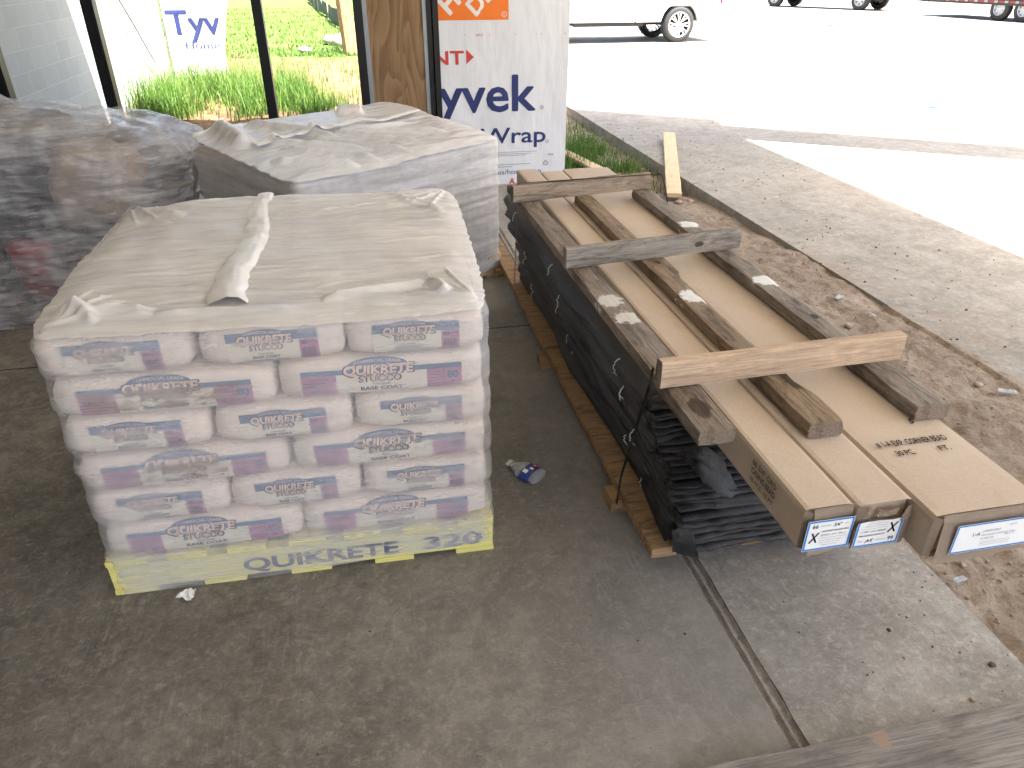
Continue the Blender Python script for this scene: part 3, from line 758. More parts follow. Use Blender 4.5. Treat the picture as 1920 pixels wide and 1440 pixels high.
def fold_near(x, y):
    z = .078 * (y / .5 + 1) / 2 - .006 + .007 * N(x, y, 1, 2.2)
    z += .006 * abs(N(x * .5, y * 6, 2, 1.6)) + .004 * N(x * .7 + y * .2, y * 11, 6, 1.6)
    for q in ((-.56, -.40, -.30, -.43, .018, .022), (-.55, -.36, -.44, -.46, .014, .020), (.14, -.42, .46, -.35, .014, .020), (.44, -.33, .50, -.44, .016, .026), (-.3, -.44, .10, -.455, .012, .012),
              (-.62, .45, -.35, .30, .02, .018), (-.6, .3, -.38, .24, .015, .014), (.35, .40, .55, .25, .012, .014), (.40, .34, .56, .2, .01, .010)): z += ridge(x, y, *q)
    for q in CREASE: z += ridge(x, y, *q)
    z -= .035 * max(0, -x - .36) / .24 * max(0, y + .2) / .7
    return z
tp = sheet_top(root, .606, .508, .924, fold_near, 4)
sh = tag(obj('plastic_sheet', tp, M['wrap_top'], None, root.location, FR, True), 'creased milky plastic sheet over the top of the near bag stack', 'plastic sheet')
# standing seam of the sheet
bm = bmesh.new()
def seamf(u, v):
    y = -.42 + .90 * u; x = -.065 - .012 * math.sin(u * 9) + .03 * (1 - u) * (1 - u) * 0 + .012 * N(u, 0, 1, 8)
    wv = .040 + .034 * (1 - u) + .008 * N(u, 2, 0, 9)
    a = v * 1.0
    zz = .925 + fold_near(x, y) - .006
    prof = [(-.004, 0), (.006, .024), (.020, .030), (.034, .018), (.046, .005)]
    k = min(int(a * 4), 3); fr = a * 4 - k
    px = prof[k][0] + (prof[k + 1][0] - prof[k][0]) * fr; pz = prof[k][1] + (prof[k + 1][1] - prof[k][1]) * fr
    s_ = wv / .03 * .75
    return (x - px * s_ * 1.15 + .006 * N(u * 18, v * 2, 0), y, zz + .006 + pz * s_ * (.24 + .2 * (1 - u)) + .004 * N(u * 22, v * 3, 3))
grid(bm, 90, 12, seamf)
obj('seam_fold', bm, M['seam'], sh, smooth=True)
bm = bmesh.new()
tag(obj('paper_scrap', bm, M['paper']), 'torn white paper scrap lying on the floor against the near pallet', 'paper scrap')
bm = bmesh.new()
grid(bm, 10, 8, lambda u, v: (.06 * (u - .5) * (1 - .5 * v), .045 * (v - .5), .012 + .012 * N(u * 3, v * 3, 4) + .008 * abs(math.sin(u * 5 + v * 3))))
o = bpy.data.objects['paper_scrap']; bm.to_mesh(o.data); bm.free(); o.location = (-.68, 1.845, 0); o.rotation_euler = (0, 0, -.5)

# Dust and rust stains on two bags' printing
def stain(parent_label, x0, x1, z0, z1):
    for b in list(bpy.data.objects):
        if b.get('label', '').startswith(parent_label) and b['label'].endswith('near stack'):
            P_ = Print(); P_.rect(x0, x1, z0, z1, 'stain', 7, 12, 6)
            return P_.build('dirt_stain', lambda x, z, o: (bag_face_x(x, z) + .0008 + o, x, z), b)
stain('white printed stucco bag at left of the front row, second-from-top', -.22, .20, -.045, .02)
stain('white printed stucco bag at left of the front row, fourth-from-top', -.15, .12, -.04, .02)

# ------------------------------------------------------------------ rear bag stack, turned, under loose plastic
RP = (.82 - .725 * .8 - .49 * .6, 4.46 - .725 * .6 + .49 * .8, 0); RR = math.atan2(.6, .8)
root2 = make_pallet('shipping_pallet', 1.44, .98, M['pine'], RP, RR, 'plain wooden pallet under the rear bag stack beside the lath')
bpy.context.view_layer.update()
stack_bags(root2, 'rear stack', 1.42, .96, .139, .121, 'stucco bags on the rear pallet')
wrap_side('stretch_wrap', root2, .725, .497, .06, .86, .139, .121, M['wrap_back_side'], 'cloudy stretch wrap round the sides of the rear bag stack', .006, 9, .05,
          lambda p: .05 + .03 * N(p.x * 3, p.y * 3, 7), .003, .03)
def fold_rear(x, y):
    z = .035 + .055 * (y / .5) + .02 * N(x, y, 8, 2.0) + .008 * abs(N(x * 1.5 + y * 2, y * 3 - x, 4, 3.5)) + .010 * abs(N(x * .6 + y, y * 4, 3, 2.5))
    for q in ((-.62, .05, -.55, .48, .055, .055), (-.66, -.2, -.30, -.46, .03, .030), (-.40, .45, -.12, -.1, .03, .032), (-.55, .12, -.1, -.32, .024, .030), (-.30, .02, .06, -.46, .02, .030), (-.1, .08, .22, -.38, .02, .026),
              (.05, .05, .5, -.30, .018, .022), (.2, .42, .34, .30, .05, .045), (-.2, .12, .45, .0, .022, .022), (-.5, -.05, -.15, -.46, .02, .028)): z += ridge(x, y, *q)
    return z
tp = sheet_top(root2, .728, .500, .885, fold_rear, 12)
sh2 = tag(obj('plastic_sheet', tp, M['wrap_back'], None, RP, RR, True), 'loosely crumpled plastic sheet over the rear bag stack', 'plastic sheet')
bm = bmesh.new()
def seam2(u, v):
    x = -.60 + 1.22 * u; y = .02 + .10 * u + .02 * math.sin(u * 7)
    zz = .895 + fold_rear(x, y)
    return (x, y + (v - .5) * (.07 + .02 * N(u, 0, 0, 8)), zz + .010 + .010 * math.sin(math.pi * v) + .004 * N(u * 26, v * 3, 1))
grid(bm, 80, 8, seam2); obj('seam_fold', bm, M['seam'], sh2, smooth=True)

# ------------------------------------------------------------------ left rear pallet: lumpy sacks and cartons in clear film
LP = (-1.80, 4.65, 0)
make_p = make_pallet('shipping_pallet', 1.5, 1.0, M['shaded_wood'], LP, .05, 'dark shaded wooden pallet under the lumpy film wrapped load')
sack_col = {'brown': flat('brown_sack', (.24, .15, .095), .7, 0, .3, .4, 6), 'black': flat('black_sack', (.02, .02, .021), .45, 0, .5, .4, 6),
            'tan': flat('tan_sack', (.42, .31, .23), .6, 0, .4, .3, 7), 'grey': flat('grey_sack', (.20, .165, .145), .6, 0, .4, .4, 6), 'red': flat('red_pail', (.42, .03, .035), .4, 0, .5, .15)}
def lump(name, c, r, mat, label, cat, seed, sq=3.0):
    bm = bmesh.new(); bmesh.ops.create_cube(bm, size=2); bmesh.ops.subdivide_edges(bm, edges=bm.edges[:], cuts=11, use_grid_fill=True)
    for v in bm.verts:
        n = v.co.normalized(); k = (abs(n.x) ** sq + abs(n.y) ** sq + abs(n.z) ** sq) ** (-1 / sq)
        p = n * k; d = 1 + .12 * FB(n.x, n.y, n.z + seed, 1.8, 3) + .05 * abs(N(n.x, n.y, n.z + seed, 6))
        v.co = (p.x * r[0] * d, p.y * r[1] * d, p.z * r[2] * d)
    g = 'sacks and cartons inside the left film wrapped load'
    return tag(obj(name, bm, mat, None, (LP[0] + c[0], LP[1] + c[1], c[2]), .05, True), label, cat, g)
lump('sack', (.37, -.22, .72), (.23, .26, .20), sack_col['tan'], 'bulging tan sack at the upper near corner inside the left clear film', 'sack', 2, 4)
lump('sack', (.56, .12, .74), (.26, .34, .22), sack_col['grey'], 'grey sack at the top rear corner inside the left clear film', 'sack', 5)
lump('sack', (-.12, -.22, .78), (.26, .25, .19), sack_col['black'], 'black sack in the upper middle inside the left clear film', 'sack', 9)
lump('sack', (-.50, -.18, .76), (.22, .28, .22), sack_col['brown'], 'brown sack at the upper left inside the left clear film', 'sack', 11, 4)
lump('sack', (-.25, .25, .86), (.42, .22, .17), sack_col['grey'], 'long grey sack along the top rear inside the left clear film', 'sack', 14)
lump('sack', (.42, -.20, .34), (.40, .27, .24), sack_col['black'], 'big black sack low on the near right inside the left clear film', 'sack', 17, 4)
lump('sack', (-.50, -.24, .32), (.22, .22, .18), sack_col['brown'], 'brown sack low on the left inside the left clear film', 'sack', 20, 4)
lump('sack', (-.1, .27, .42), (.60, .22, .28), sack_col['black'], 'wide black sack low at the rear inside the left clear film', 'sack', 23, 4)
pail = empty('red_pail', (LP[0] - .02, LP[1] - .36, .16)); tag(pail, 'red plastic pail low down inside the left clear film', 'pail', 'sacks and cartons inside the left film wrapped load')
bm = bmesh.new(); lathe(bm, [(.0, .0), (.11, 0), (.125, .24), (.135, .25), (.135, .27), (.125, .28), (.0, .285)], 28, 'Z'); obj('pail_body', bm, sack_col['red'], pail)
bm = bmesh.new(); tube(bm, [(.13 * math.cos(a), -.02 - .09 * math.sin(a), .24 - .1 * math.sin(a)) for a in [math.pi * i / 12 for i in range(13)]], .003, 6); obj('handle', bm, M['grey_metal'], pail)

bm = bmesh.new()
def shell(u, v):
    a = 2 * math.pi * u; sq = 5
    ca, sa = math.cos(a), math.sin(a); k = (abs(ca) ** sq + abs(sa) ** sq) ** (-1 / sq)
    ph = v * math.pi * .5
    if v < .62: zz = .015 + (.86 - .015) * v / .62; rr = 1.0
    else:
        w = (v - .62) / .38; rr = max(0, math.cos(w * math.pi / 2)) ** .55; zz = .86 + .24 * math.sin(w * math.pi / 2)
    x, y = .82 * ca * k * rr, .53 * sa * k * rr
    waist = 1 - .03 * math.exp(-((zz - .52) / .12) ** 2)
    d = 1 + .06 * FB(x, y, zz, 2.6, 4) + .045 * abs(N(x * 2, y * 2, zz * 4 + x * 2, 2)) + .022 * abs(N(x * 3, y * 3 + zz * 4, zz * 9, 3)) + .008 * abs(N(x * 9 + zz * 8, y * 9, zz * 18, 3))
    tb_ = min(1, max(0, (v - .40) / .35)); top = (.07 * FB(x, y, 4, 2.4, 3) - .10 * max(0, x)) * tb_ * tb_ * (3 - 2 * tb_)
    return (x * waist * d, y * waist * d, zz + top)
grid(bm, 420, 200, shell, 0, True)
tag(obj('clear_wrap', bm, M['wrap_clear'], None, LP, .05, True), 'clear crinkled stretch film round the lumpy dark load by the window', 'plastic film')

# ------------------------------------------------------------------ lath bundles on long pallet
lp = empty('long_pallet', (0, 0, 0)); tag(lp, 'long low pallet of pine rails under the black lath stack', 'pallet')
for x in (.80, 1.12, 1.46):
    bm = boxm(x, x + .088, 1.67, 4.80, .055, .093, .003)
    for v in bm.verts: v.co.x += .004 * N(v.co.y, 3, x, .8)
    obj('rail', bm, wood('pallet_rail_wood', (.33, .19, .085), (.47, .30, .15), (.28, .2, .13), .4) if x == .80 else bpy.data.materials['pallet_rail_wood'], lp)
for y in (1.98, 3.10, 4.35): obj('cross_board', boxm(.765, 1.56, y, y + .09, 0, .055, .003), bpy.data.materials['pallet_rail_wood'], lp)

nb = 8; z = .094
for k in range(nb):
    th = .066; fr = k / (nb - 1)
    x0 = .875 - .11 * fr + random.uniform(-.012, .012); x1 = 1.545 - .03 * fr + random.uniform(-.01, .01); y0 = 1.64 + (0, .0, .01, .04, .06, .09, .12, .13)[k] + .02 * math.sin(k * 2.3); y1 = 4.06 + random.uniform(-.04, .04)
    if k == 0: y0 = 1.66
    bm = bmesh.new(); ny, nr = 110, 40
    def prof(a, y, k=k, x0=x0, x1=x1, th=th, z=z):
        # a: 0..1 round a flat closed section; the left side is a soft fold of three sheets
        if a < .5:
            t_ = a / .5; x = x0 + (x1 - x0) * t_; zz = z + th
        else:
            t_ = (a - .5) / .5; x = x1 - (x1 - x0) * t_; zz = z
        return x, zz
    def lf(u, v, k=k, x0=x0, x1=x1, y0=y0, y1=y1, th=th, z=z):
        y = y0 + (y1 - y0) * v; a = 2 * math.pi * u
        cx_, hx = (x0 + x1) / 2, (x1 - x0) / 2; zc = z + th / 2
        ca, sa = math.cos(a), math.sin(a); hr = th * .5 * (1.12 + .25 * N(y * .9, k * 2.7, 5, 1.7))
        if abs(ca) > .35:
            b_ = math.copysign(1, ca); q_ = math.asin(max(-1, min(1, sa / .937))); x = cx_ + b_ * (hx - hr + hr * 1.25 * math.cos(q_)); zz = zc + hr * math.sin(q_)
        else:
            x = cx_ + (hx - hr) * ca / .35; zz = zc + hr * math.copysign(1, sa)
        side = max(0, -ca) ** 2
        wav = .046 * N(y * 1.0, k * 3.1, 0, 1.6) + .010 * N(y, a * 1.2, k, 5) + .005 * N(y * 3, a * 3, k, 3)
        x += side * wav * 1.0; zz += side * .022 * N(y, k * 5, 1, 1.6) + .004 * N(x * 3, y * 2, k)
        yy = y
        if v < .012 or v > .988: yy += .012 * N(x * 9, k, a, 1) 
        if x < cx_ - hx * .6: yy += (.05 * N(k * 1.7, a, 2) + .03) * max(0, 1 - v * 9)
        # the near end hangs down over the pallet's edge
        zz -= .015 * (1 - fr) * max(0, 1 - v * 9) ** 2 * (1 if k < 3 else .25)
        return (x, yy, zz)
    rows = grid(bm, 64, ny, lf, 0, True)
    bm.faces.new(rows[0][::-1]); bm.faces.new(rows[-1])
    # thin sheet edges fanned out at the near end
    for q in range(6):
        zq = z + th * (q + .5) / 6; dy = -.004 - .034 * ((q * 7 + k * 3) % 5) / 4
        def ef(u, v, zq=zq, dy=dy, k=k, q=q, x0=x0, x1=x1, y0=y0):
            x = x0 + .01 + (x1 - x0 - .03) * u; s = .015 * (1 - fr) * (1 if k < 3 else .25)
            return (x, y0 + dy + .06 * v + .016 * N(x, q, k, 6) + .006 * N(x, q, k, 25), zq - s * (1 - .3 * v) + .006 * N(x, q * 3, k, 4) + .002 * math.sin(x * 16 + q))
        rr = grid(bm, 40, 1, ef)
        ext = bmesh.ops.extrude_face_region(bm, geom=list({f for a_ in rr[0] for f in a_.link_faces}))
        for v_ in ext['geom']:
            if isinstance(v_, bmesh.types.BMVert): v_.co.z += .006
    nm = ['lowest', 'second lowest', 'third lowest', 'fourth lowest', 'fourth from top', 'third from top', 'second from top', 'topmost'][k]
    lb = tag(obj('lath_bundle', bm, M['black_paper'], None, smooth=True), f'black paper backed lath bundle, {nm} of the long stack under the cartons', 'lath bundle', 'black lath bundles in the long stack')
    # white wire ties round the folded edge
    for j, yy in enumerate((1.98 + .05 * (k % 3), 2.86 + .04 * ((k * 2) % 3), 3.74)):
        if (k + j) % 3 == 1 and k < 7: continue
        bm = bmesh.new(); v_ = (yy - y0) / (y1 - y0)
        pts = []
        for a in [math.pi * (.72 + .56 * i / 12) for i in range(13)]:
            px, py, pz = lf(a / (2 * math.pi), v_); pts.append((px - .004, yy + .003 * math.sin(a * 3), pz))
        tube(bm, pts, .0022, 6); obj('wire_tie', bm, M['white_wire'], lb)
    z += th * .985
ZT = z
# loose torn paper flaps at the stack's near corner
bm = bmesh.new()
def flap(u, v): 
    x = .84 + .15 * u + .05 * v; y = 1.70 - .15 * v * (1 - .6 * u) - .03 * u; zz = .46 - .10 * v * (.5 + .7 * u) + .02 * math.sin(u * 4 + v * 2) + .012 * N(u, v, 0, 5)
    return (x, y, zz)
grid(bm, 14, 14, flap); tag(obj('paper_flap', bm, M['black_paper'], None, smooth=True), 'torn black paper flap sticking out near the top of the lath end', 'paper flap')
bm = bmesh.new()
grid(bm, 10, 10, lambda u, v: (.83 + .06 * u + .01 * v, 1.62 - .06 * u * v - .01, .22 - .09 * v + .02 * u + .01 * N(u, v, 3, 5)))
tag(obj('paper_flap', bm, M['black_paper'], None, smooth=True), 'small black paper corner sticking out low by the pallet rail', 'paper flap')

# ------------------------------------------------------------------ cartons
CZ = .74
def sag(y): return -.003 * max(0, (1.75 - y) / .7) ** 2
def carton(name, x0, x1, y0, y1, z0, z1, label, end=True):
    t = empty(name, ((x0 + x1) / 2, y0, z0)); hx, L, h = (x1 - x0) / 2, y1 - y0, z1 - z0
    bm = bmesh.new(); pts = [(-hx, 0), (hx, 0), (hx, h), (-hx, h)]; n = 60; per = []
    sub = 10
    for i in range(4):
        a, b = Vector(pts[i]), Vector(pts[(i + 1) % 4])
        for j in range(sub):
            p = a.lerp(b, j / sub); nrm = Vector(((b - a).y, -(b - a).x)).normalized(); tt = j / sub
            rad = .0025 if j == 0 else 0
            if j == 0: p = p * 1 + (Vector((0, h / 2)) - p).normalized() * .004
            per.append((p, nrm, tt))
    def f(u, v):
        p, nrm, tt = per[int(round(u * len(per))) % len(per)]; y = L * v
        bul = math.sin(math.pi * tt) * (.0035 * N(y * 1.2, nrm.x * 3, nrm.y * 3 + x0 * 9, 1) + .001)
        q = p + nrm * bul
        return (q.x, y, q.y + sag(y + y0))
    grid(bm, len(per), n, f, 0, True)
    obj('carton_body', bm, M['cardboard'], t, smooth=False)
    tag(t, label, 'carton'); return t, hx, L, h
def end_flaps(t, hx, L, h, torn=False, s0=-.012):
    e = .0
    zs = sag(t.location.y)
    # recessed end, inner side flap and an outer flap with a gap at its left
    obj('end_panel', boxm(-hx + .004, hx - .004, .012, .016, .004 + zs, h - .006 + zs), M['cardboard'], t)
    bm = bmesh.new()
    def of(u, v):
        x = -hx + .022 + (2 * hx - .022) * u; zz = h - .002 - (h + .012) * v
        return (x, -.004 - .006 * v * (1 - u) - .004 * math.sin(3 * u + 1) * v + (.004 if v == 0 else 0), zz + zs + .003 * N(u, v, 2, 4))
    if not torn:
        grid(bm, 14, 8, of); r_ = bmesh.ops.solidify(bm, geom=bm.faces[:], thickness=.004); obj('end_flap', bm, M['cardboard'], t)
    else: bm.free()
    bm = bmesh.new()
    grid(bm, 6, 8, lambda u, v: (-hx + .003 + .017 * u, .004 - .008 * u + .004 * v, (h - .006) * (1 - v) + zs - .004 * u))
    bmesh.ops.solidify(bm, geom=bm.faces[:], thickness=.004); obj('side_flap', bm, M['cardboard'], t)

cA, hx, L, h = carton('carton', .852, .968, 1.07, 4.12, .63, CZ, 'pale long cardboard carton beside the left weathered board, upright shipping label on its end')
end_flaps(cA, hx, L, h)
zs = sag(1.07)
def label_a(p, flip=1):
    w, hh = .112, .084
    p.rect(-w / 2, w / 2, -hh / 2, hh / 2, 'paper', 1, 4, 2).frame(-w / 2 + .001, w / 2 - .001, -hh / 2 + .001, hh / 2 - .001, .0046, 'blue_ink', 2)
    p.word('66', -.036, .021, .015, 'black_ink', 3, .01).word('X', -.035, -.019, .039, 'black_ink', 3, .02, .15, .023)
    p.word('CASING BEAD', -.012, .024, .0062, 'grey_ink', 3, 0, 0, .026).word('3/4"', .016, .021, .013, 'black_ink', 3, .01, .25, .021).word('GRD', .039, .024, .006, 'grey_ink', 3, 0, 0, .010)
    p.word('GALVANIZED EXPANDED WING', .014, .008, .0066, 'grey_ink', 3, .01, 0, .064).word('38 PIECES - 10 FT. - 380 L. F.', .012, -.003, .0066, 'grey_ink', 3, .01, 0, .060)
    p.rect(-.022, .044, -.009, -.0083, 'grey_ink', 3)
    p.word('BUILDING PRODUCTS COMPANY', .008, -.017, .0042, 'grey_ink', 3, 0, 0, .056).word('FORT WORTH, TX 76102', .006, -.0235, .0042, 'grey_ink', 3, 0, 0, .05).word('1-800-555-0100', .006, -.030, .0042, 'grey_ink', 3, 0, 0, .04)
    return p
label_a(Print()).build('shipping_label', lambda x, z, o: (x + .0035, -.0125 - o - .004 * max(0, -z * 8) * .3, z + h / 2 - .012 + zs), cA, .0003)
P_ = Print(); P_.word('66 3/4" GRD', .50, .068, .022, 'faded_ink', 1, .01, 0, .11).word('CASING BEAD', .50, .045, .022, 'faded_ink', 1, .02, 0, .11).word('38 PCS. 10 FT.', .50, .022, .018, 'faded_ink', 1, .01, 0, .11)
spf = lambda y, z, o: (-hx - .0055 - o, .66 - y, z + sag(1.07 + .66 - y) + .01)
P_.build('side_printing', spf, cA); Print().word('CASING', .20, .035, .06, 'faded_ink', 1, .02, 0, .20).build('side_word', spf, cA)
cB, hx, L, h = carton('carton', .972, 1.104, 1.06, 4.05, .63, CZ, 'middle long cardboard carton with a torn end and upside-down label')
end_flaps(cB, hx, L, h, True)
zs = sag(1.06)
bm = bmesh.new()
def torn_f(u, v):
    x = -hx + 2 * hx * u; top = h - .004
    cut = h * (.62 + .12 * N(u, 0, 3, 7)) if u > .12 else h * (.45 + u)
    zz = -.010 + (cut + .010) * v
    return (x, -.006 - .004 * v * N(u, v, 1, 5), zz + zs)
grid(bm, 24, 6, torn_f); bmesh.ops.solidify(bm, geom=bm.faces[:], thickness=.004); obj('end_flap', bm, M['cardboard'], cB)
for k, (xa, za, w_, h_, d_) in enumerate(((.01, .083, .05, .024, -.004), (-.035, .078, .022, .034, .002), (.05, .078, .024, .034, -.012))):
    bm = bmesh.new()
    grid(bm, 10, 6, lambda u, v: (xa + w_ * (u - .5) + .004 * N(v * 5, k, 0), d_ - .006 * math.sin(3 * u + k) * v + .003 * N(u * 4, v * 4, k), za + h_ * (v - .5) * (1 + .5 * N(u, k, 2, 6)) + zs))
    bmesh.ops.solidify(bm, geom=bm.faces[:], thickness=.003); obj('torn_flap', bm, M['cardboard'], cB)
P_ = label_a(Print()); P_.items = [([(-a, -b) for a, b in vs], fs, m, la) for vs, fs, m, la in P_.items]
for i, (vs, fs, m, la) in enumerate(P_.items):
    P_.items[i] = ([(a, min(b, .030 + .007 * N(a, 0, 1, 60))) for a, b in vs], fs, m, la)
P_.build('shipping_label', lambda x, z, o: (x - .0085, -.0115 - o, z + h / 2 - .014 + zs), cB, .0003)
cC, hx, L, h = carton('carton', 1.113, 1.385, 1.0, 4.10, .62, CZ - .002, 'widest dusty cardboard carton with stamped top on the dirt side')
end_flaps(cC, hx, L, h)
zs = sag(1.0)
P_ = Print(); P_.word('# 1-A EXP. CORNER BEAD', -.01, .02, .030, 'black_ink', 1, .02, 0, .19).word('30 PC.', -.055, -.018, .026, 'black_ink', 1, .02, 0, .05).word('FT.', .05, -.018, .026, 'black_ink', 1, .02, 0, .03)
tsf = lambda x, z, o: (x + .0, .22 + z * 1.0, h + .0052 + o + sag(1.22 + z))
P_.build('top_stamp', tsf, cC); Print().word('S', .045, .10, .03, 'black_ink', 1, .02, .4).build('stamp_mark', tsf, cC)
P_ = Print(); w, hh = .21, .080
P_.rect(-w / 2, w / 2, -hh / 2, hh / 2, 'paper', 1, 8, 2).frame(-w / 2 + .001, w / 2 - .001, -hh / 2 + .001, hh / 2 - .001, .004, 'blue_ink', 2)
P_.word('1-A', -.052, .004, .014, 'black_ink', 3).word('CORNER BEAD', -.015, .012, .009, 'grey_ink', 3, 0, 0, .045).word('GALVANIZED EXPANDED WING', .005, .0015, .0075, 'grey_ink', 3, 0, 0, .085).word('30 PIECES', -.02, -.009, .0075, 'grey_ink', 3, 0, 0, .034).word('300 L. F.', .034, -.004, .0075, 'grey_ink', 3, 0, 0, .025).word('10 FT.', .036, .022, .008, 'grey_ink', 3, 0, 0, .018)
for i in range(3): P_.rect(-.035, .04, -.016 - .005 * i, -.0152 - .005 * i, 'grey_ink', 3)
P_.build('shipping_label', lambda x, z, o: (x + .022, -.014 - o, z + h / 2 - .006 + zs), cC, .0003)

# ------------------------------------------------------------------ weathered boards and cross pieces
def board(name, p0, p1, w, th, mat, label, cat, wane=0.0, seed=0, group=None, endmat=None, tilt=0):
    p0, p1 = Vector(p0), Vector(p1); L = (p1 - p0).length
    bm = bmesh.new(); n = max(30, int(L * 48))
    prof = []
    hw, ht = w / 2, th / 2; c_ = .004
    for (y, z_) in ((-hw, -ht), (-hw * .33, -ht), (hw * .33, -ht), (hw, -ht), (hw, 0), (hw, ht), (hw * .66, ht), (hw * .33, ht), (0, ht), (-hw * .33, ht), (-hw * .66, ht), (-hw, ht), (-hw, 0)):
        cor = abs(y) > hw * .9 and abs(z_) > ht * .9
        prof.append((y * (1 - .06 * cor), z_ * (1 - .10 * cor), cor))
    def f(u, v):
        i = int(round(u * len(prof))) % len(prof); y, z_, cor = prof[i]; x = L * v
        if wane and z_ > 0 and y < -hw * .5:
            k = wane * max(0, .35 + N(x, seed, 0, 2.1) + .5 * N(x, seed, 3, 7)); 
            y += hw * k * (1.0 if y < -hw * .9 else .35); z_ -= ht * k * (.5 if y < -hw * .2 else .1)
        y += .005 * N(x, i, seed, 4) + .0015 * N(x, i, seed, 30); z_ += .0022 * N(x, i * 3, seed, 7) + .0012 * N(x, i, seed, 40)
        if v in (0, 1): x += .004 * N(y, z_, seed, 60)
        return (x, y, z_)
    rows = grid(bm, len(prof), n, f, 0, True)
    bm.faces.new(rows[0][::-1]).material_index = 1; bm.faces.new(rows[-1]).material_index = 1
    o = obj(name, bm, [mat, endmat or mat])
    d = (p1 - p0).normalized(); up = Vector((0, 0, 1)); y_ = up.cross(d).normalized(); z__ = d.cross(y_)
    o.matrix_world = Matrix.Translation(p0) @ Matrix((d, y_, z__)).transposed().to_4x4() @ Matrix.Rotation(tilt, 4, 'X')
    return tag(o, label, cat, group)
white = (.70, .70, .67)
w1 = wood('weathered_board_left', (.15, .115, .085), (.285, .225, .17), (.30, .265, .23), .55, 1, [((.06, 0, .02), .03)], [((.66, -.01, .02), .05, (.55, .53, .47)), ((.80, .01, .02), .055, (.55, .52, .46))])
w2 = wood('weathered_board_middle', (.19, .13, .08), (.37, .27, .175), (.27, .22, .165), .5, 1, [((.62, -.005, .02), .012), ((.12, -.03, .02), .035)], [((.80, -.005, .02), .06, white)])
w3 = wood('weathered_board_right', (.165, .135, .105), (.30, .25, .20), (.34, .305, .265), .6, 1, [((.3, 0, .02), .012)], [((.86, .0, .02), .05, white), ((1.52, .0, .02), .05, white)])
endg = wood('weathered_end_grain', (.20, .15, .105), (.34, .26, .19), (.30, .27, .23), .5, 9)
gb = 'weathered boards laid along the cartons'
TB = .782
board('weathered_board', (.768, 1.33, TB - .020), (.752, 3.66, TB - .020), .098, .040, w1, 'grey weathered board along the left edge above the black lath', 'board', .5, 3, gb, endg)
board('weathered_board', (1.042, 1.31, TB - .019), (1.035, 3.40, TB - .019), .094, .042, w2, 'rough brown board with bark edge lying along the middle cartons', 'board', .9, 8, gb, endg)
board('weathered_board', (1.352, 1.33, TB - .019), (1.345, 3.44, TB - .019), .098, .042, w3, 'grey weathered board along the dirt side of the wide carton', 'board', .35, 15, gb, endg)
gc = 'cross pieces lying over the boards'
x1 = wood('cross_piece_pale', (.54, .38, .25), (.68, .52, .37), (.40, .32, .25), .35, 1, [((.30, 0, .0), .008), ((.58, 0, .01), .007)], (), (.2, .14, .09), .35, .35)
x2 = wood('cross_piece_grey', (.27, .235, .19), (.42, .37, .31), (.26, .25, .235), .6, 1, [((.30, -.02, 0), .012)])
x3 = wood('cross_piece_tan', (.33, .25, .175), (.48, .375, .275), (.33, .28, .225), .5, 1, [((.32, 0, .0), .012)])
board('cross_piece', (.700, 1.555, TB + .040), (1.425, 1.582, TB + .040), .038, .078, x1, 'pale fresh cross piece nearest the carton labels', 'board', 0, 21, gc, endg)
board('cross_piece', (.685, 2.45, TB + .040), (1.41, 2.535, TB + .040), .038, .078, x2, 'grey weathered cross piece in the middle of the boards', 'board', .3, 24, gc, endg)
board('cross_piece', (.665, 3.33, TB + .040), (1.385, 3.45, TB + .040), .038, .078, x3, 'tan cross piece near the far stubs of the cartons', 'board', .3, 29, gc, endg)

def strap_at(y, label, n=99):
    bm = bmesh.new()
    pts = [(.775, y + .40, .06), (.742, y + .30, .26), (.722, y + .18, .50), (.708, y + .07, .74), (.692, y + .02, TB + .05), (.697, y + .015, TB + .083), (.86, y + .02, TB + .084), (1.42, y + .05, TB + .084), (1.436, y + .05, TB + .05), (1.47, y + .08, TB - .02), (1.545, y + .12, .5), (1.57, y + .2, .1)]
    P2 = [Vector(p) for p in pts][:n]
    sec = []
    for i, p in enumerate(P2):
        sec.append([bm.verts.new(p + Vector((0, -.008, 0))), bm.verts.new(p + Vector((0, .008, 0)))])
    for a, b in zip(sec, sec[1:]): bm.faces.new((a[0], a[1], b[1], b[0]))
    bmesh.ops.solidify(bm, geom=bm.faces[:], thickness=.0012)
    return tag(obj('binding_strap', bm, M['strap']), label, 'strap')
strap_at(1.555, 'black strap from the pale near cross piece down the lath to the pallet', 5)
s3 = strap_at(3.34, 'black strap over the far tan cross piece')

# ------------------------------------------------------------------ loose boards, plank, bottle
pw = wood('foreground_plank_wood', (.15, .13, .108), (.34, .305, .26), (.26, .24, .22), .5, .8, (), [((.52, .09, .02), .03, (.30, .22, .16))], (.08, .065, .05), .5, .6)
board('gray_plank', (.625, .86, .022), (2.7, .875, .022), .235, .042, pw, 'wide grey weathered plank lying on the slab corner below the cartons', 'plank', .15, 40, None, endg)
board('lumber', (2.70, 6.10, -.03), (3.49, 8.22, .075), .14, .036, M['pine'], 'clean pale board propped on the driveway edge', 'board', 0, 44, 'pale boards lying beyond the lath', M['pine'])
board('lumber', (2.02, 8.35, .02), (2.31, 6.85, .0), .12, .036, M['pine'], 'pale board lying in the grass by the house wrap', 'board', 0, 47, 'pale boards lying beyond the lath', M['pine'])

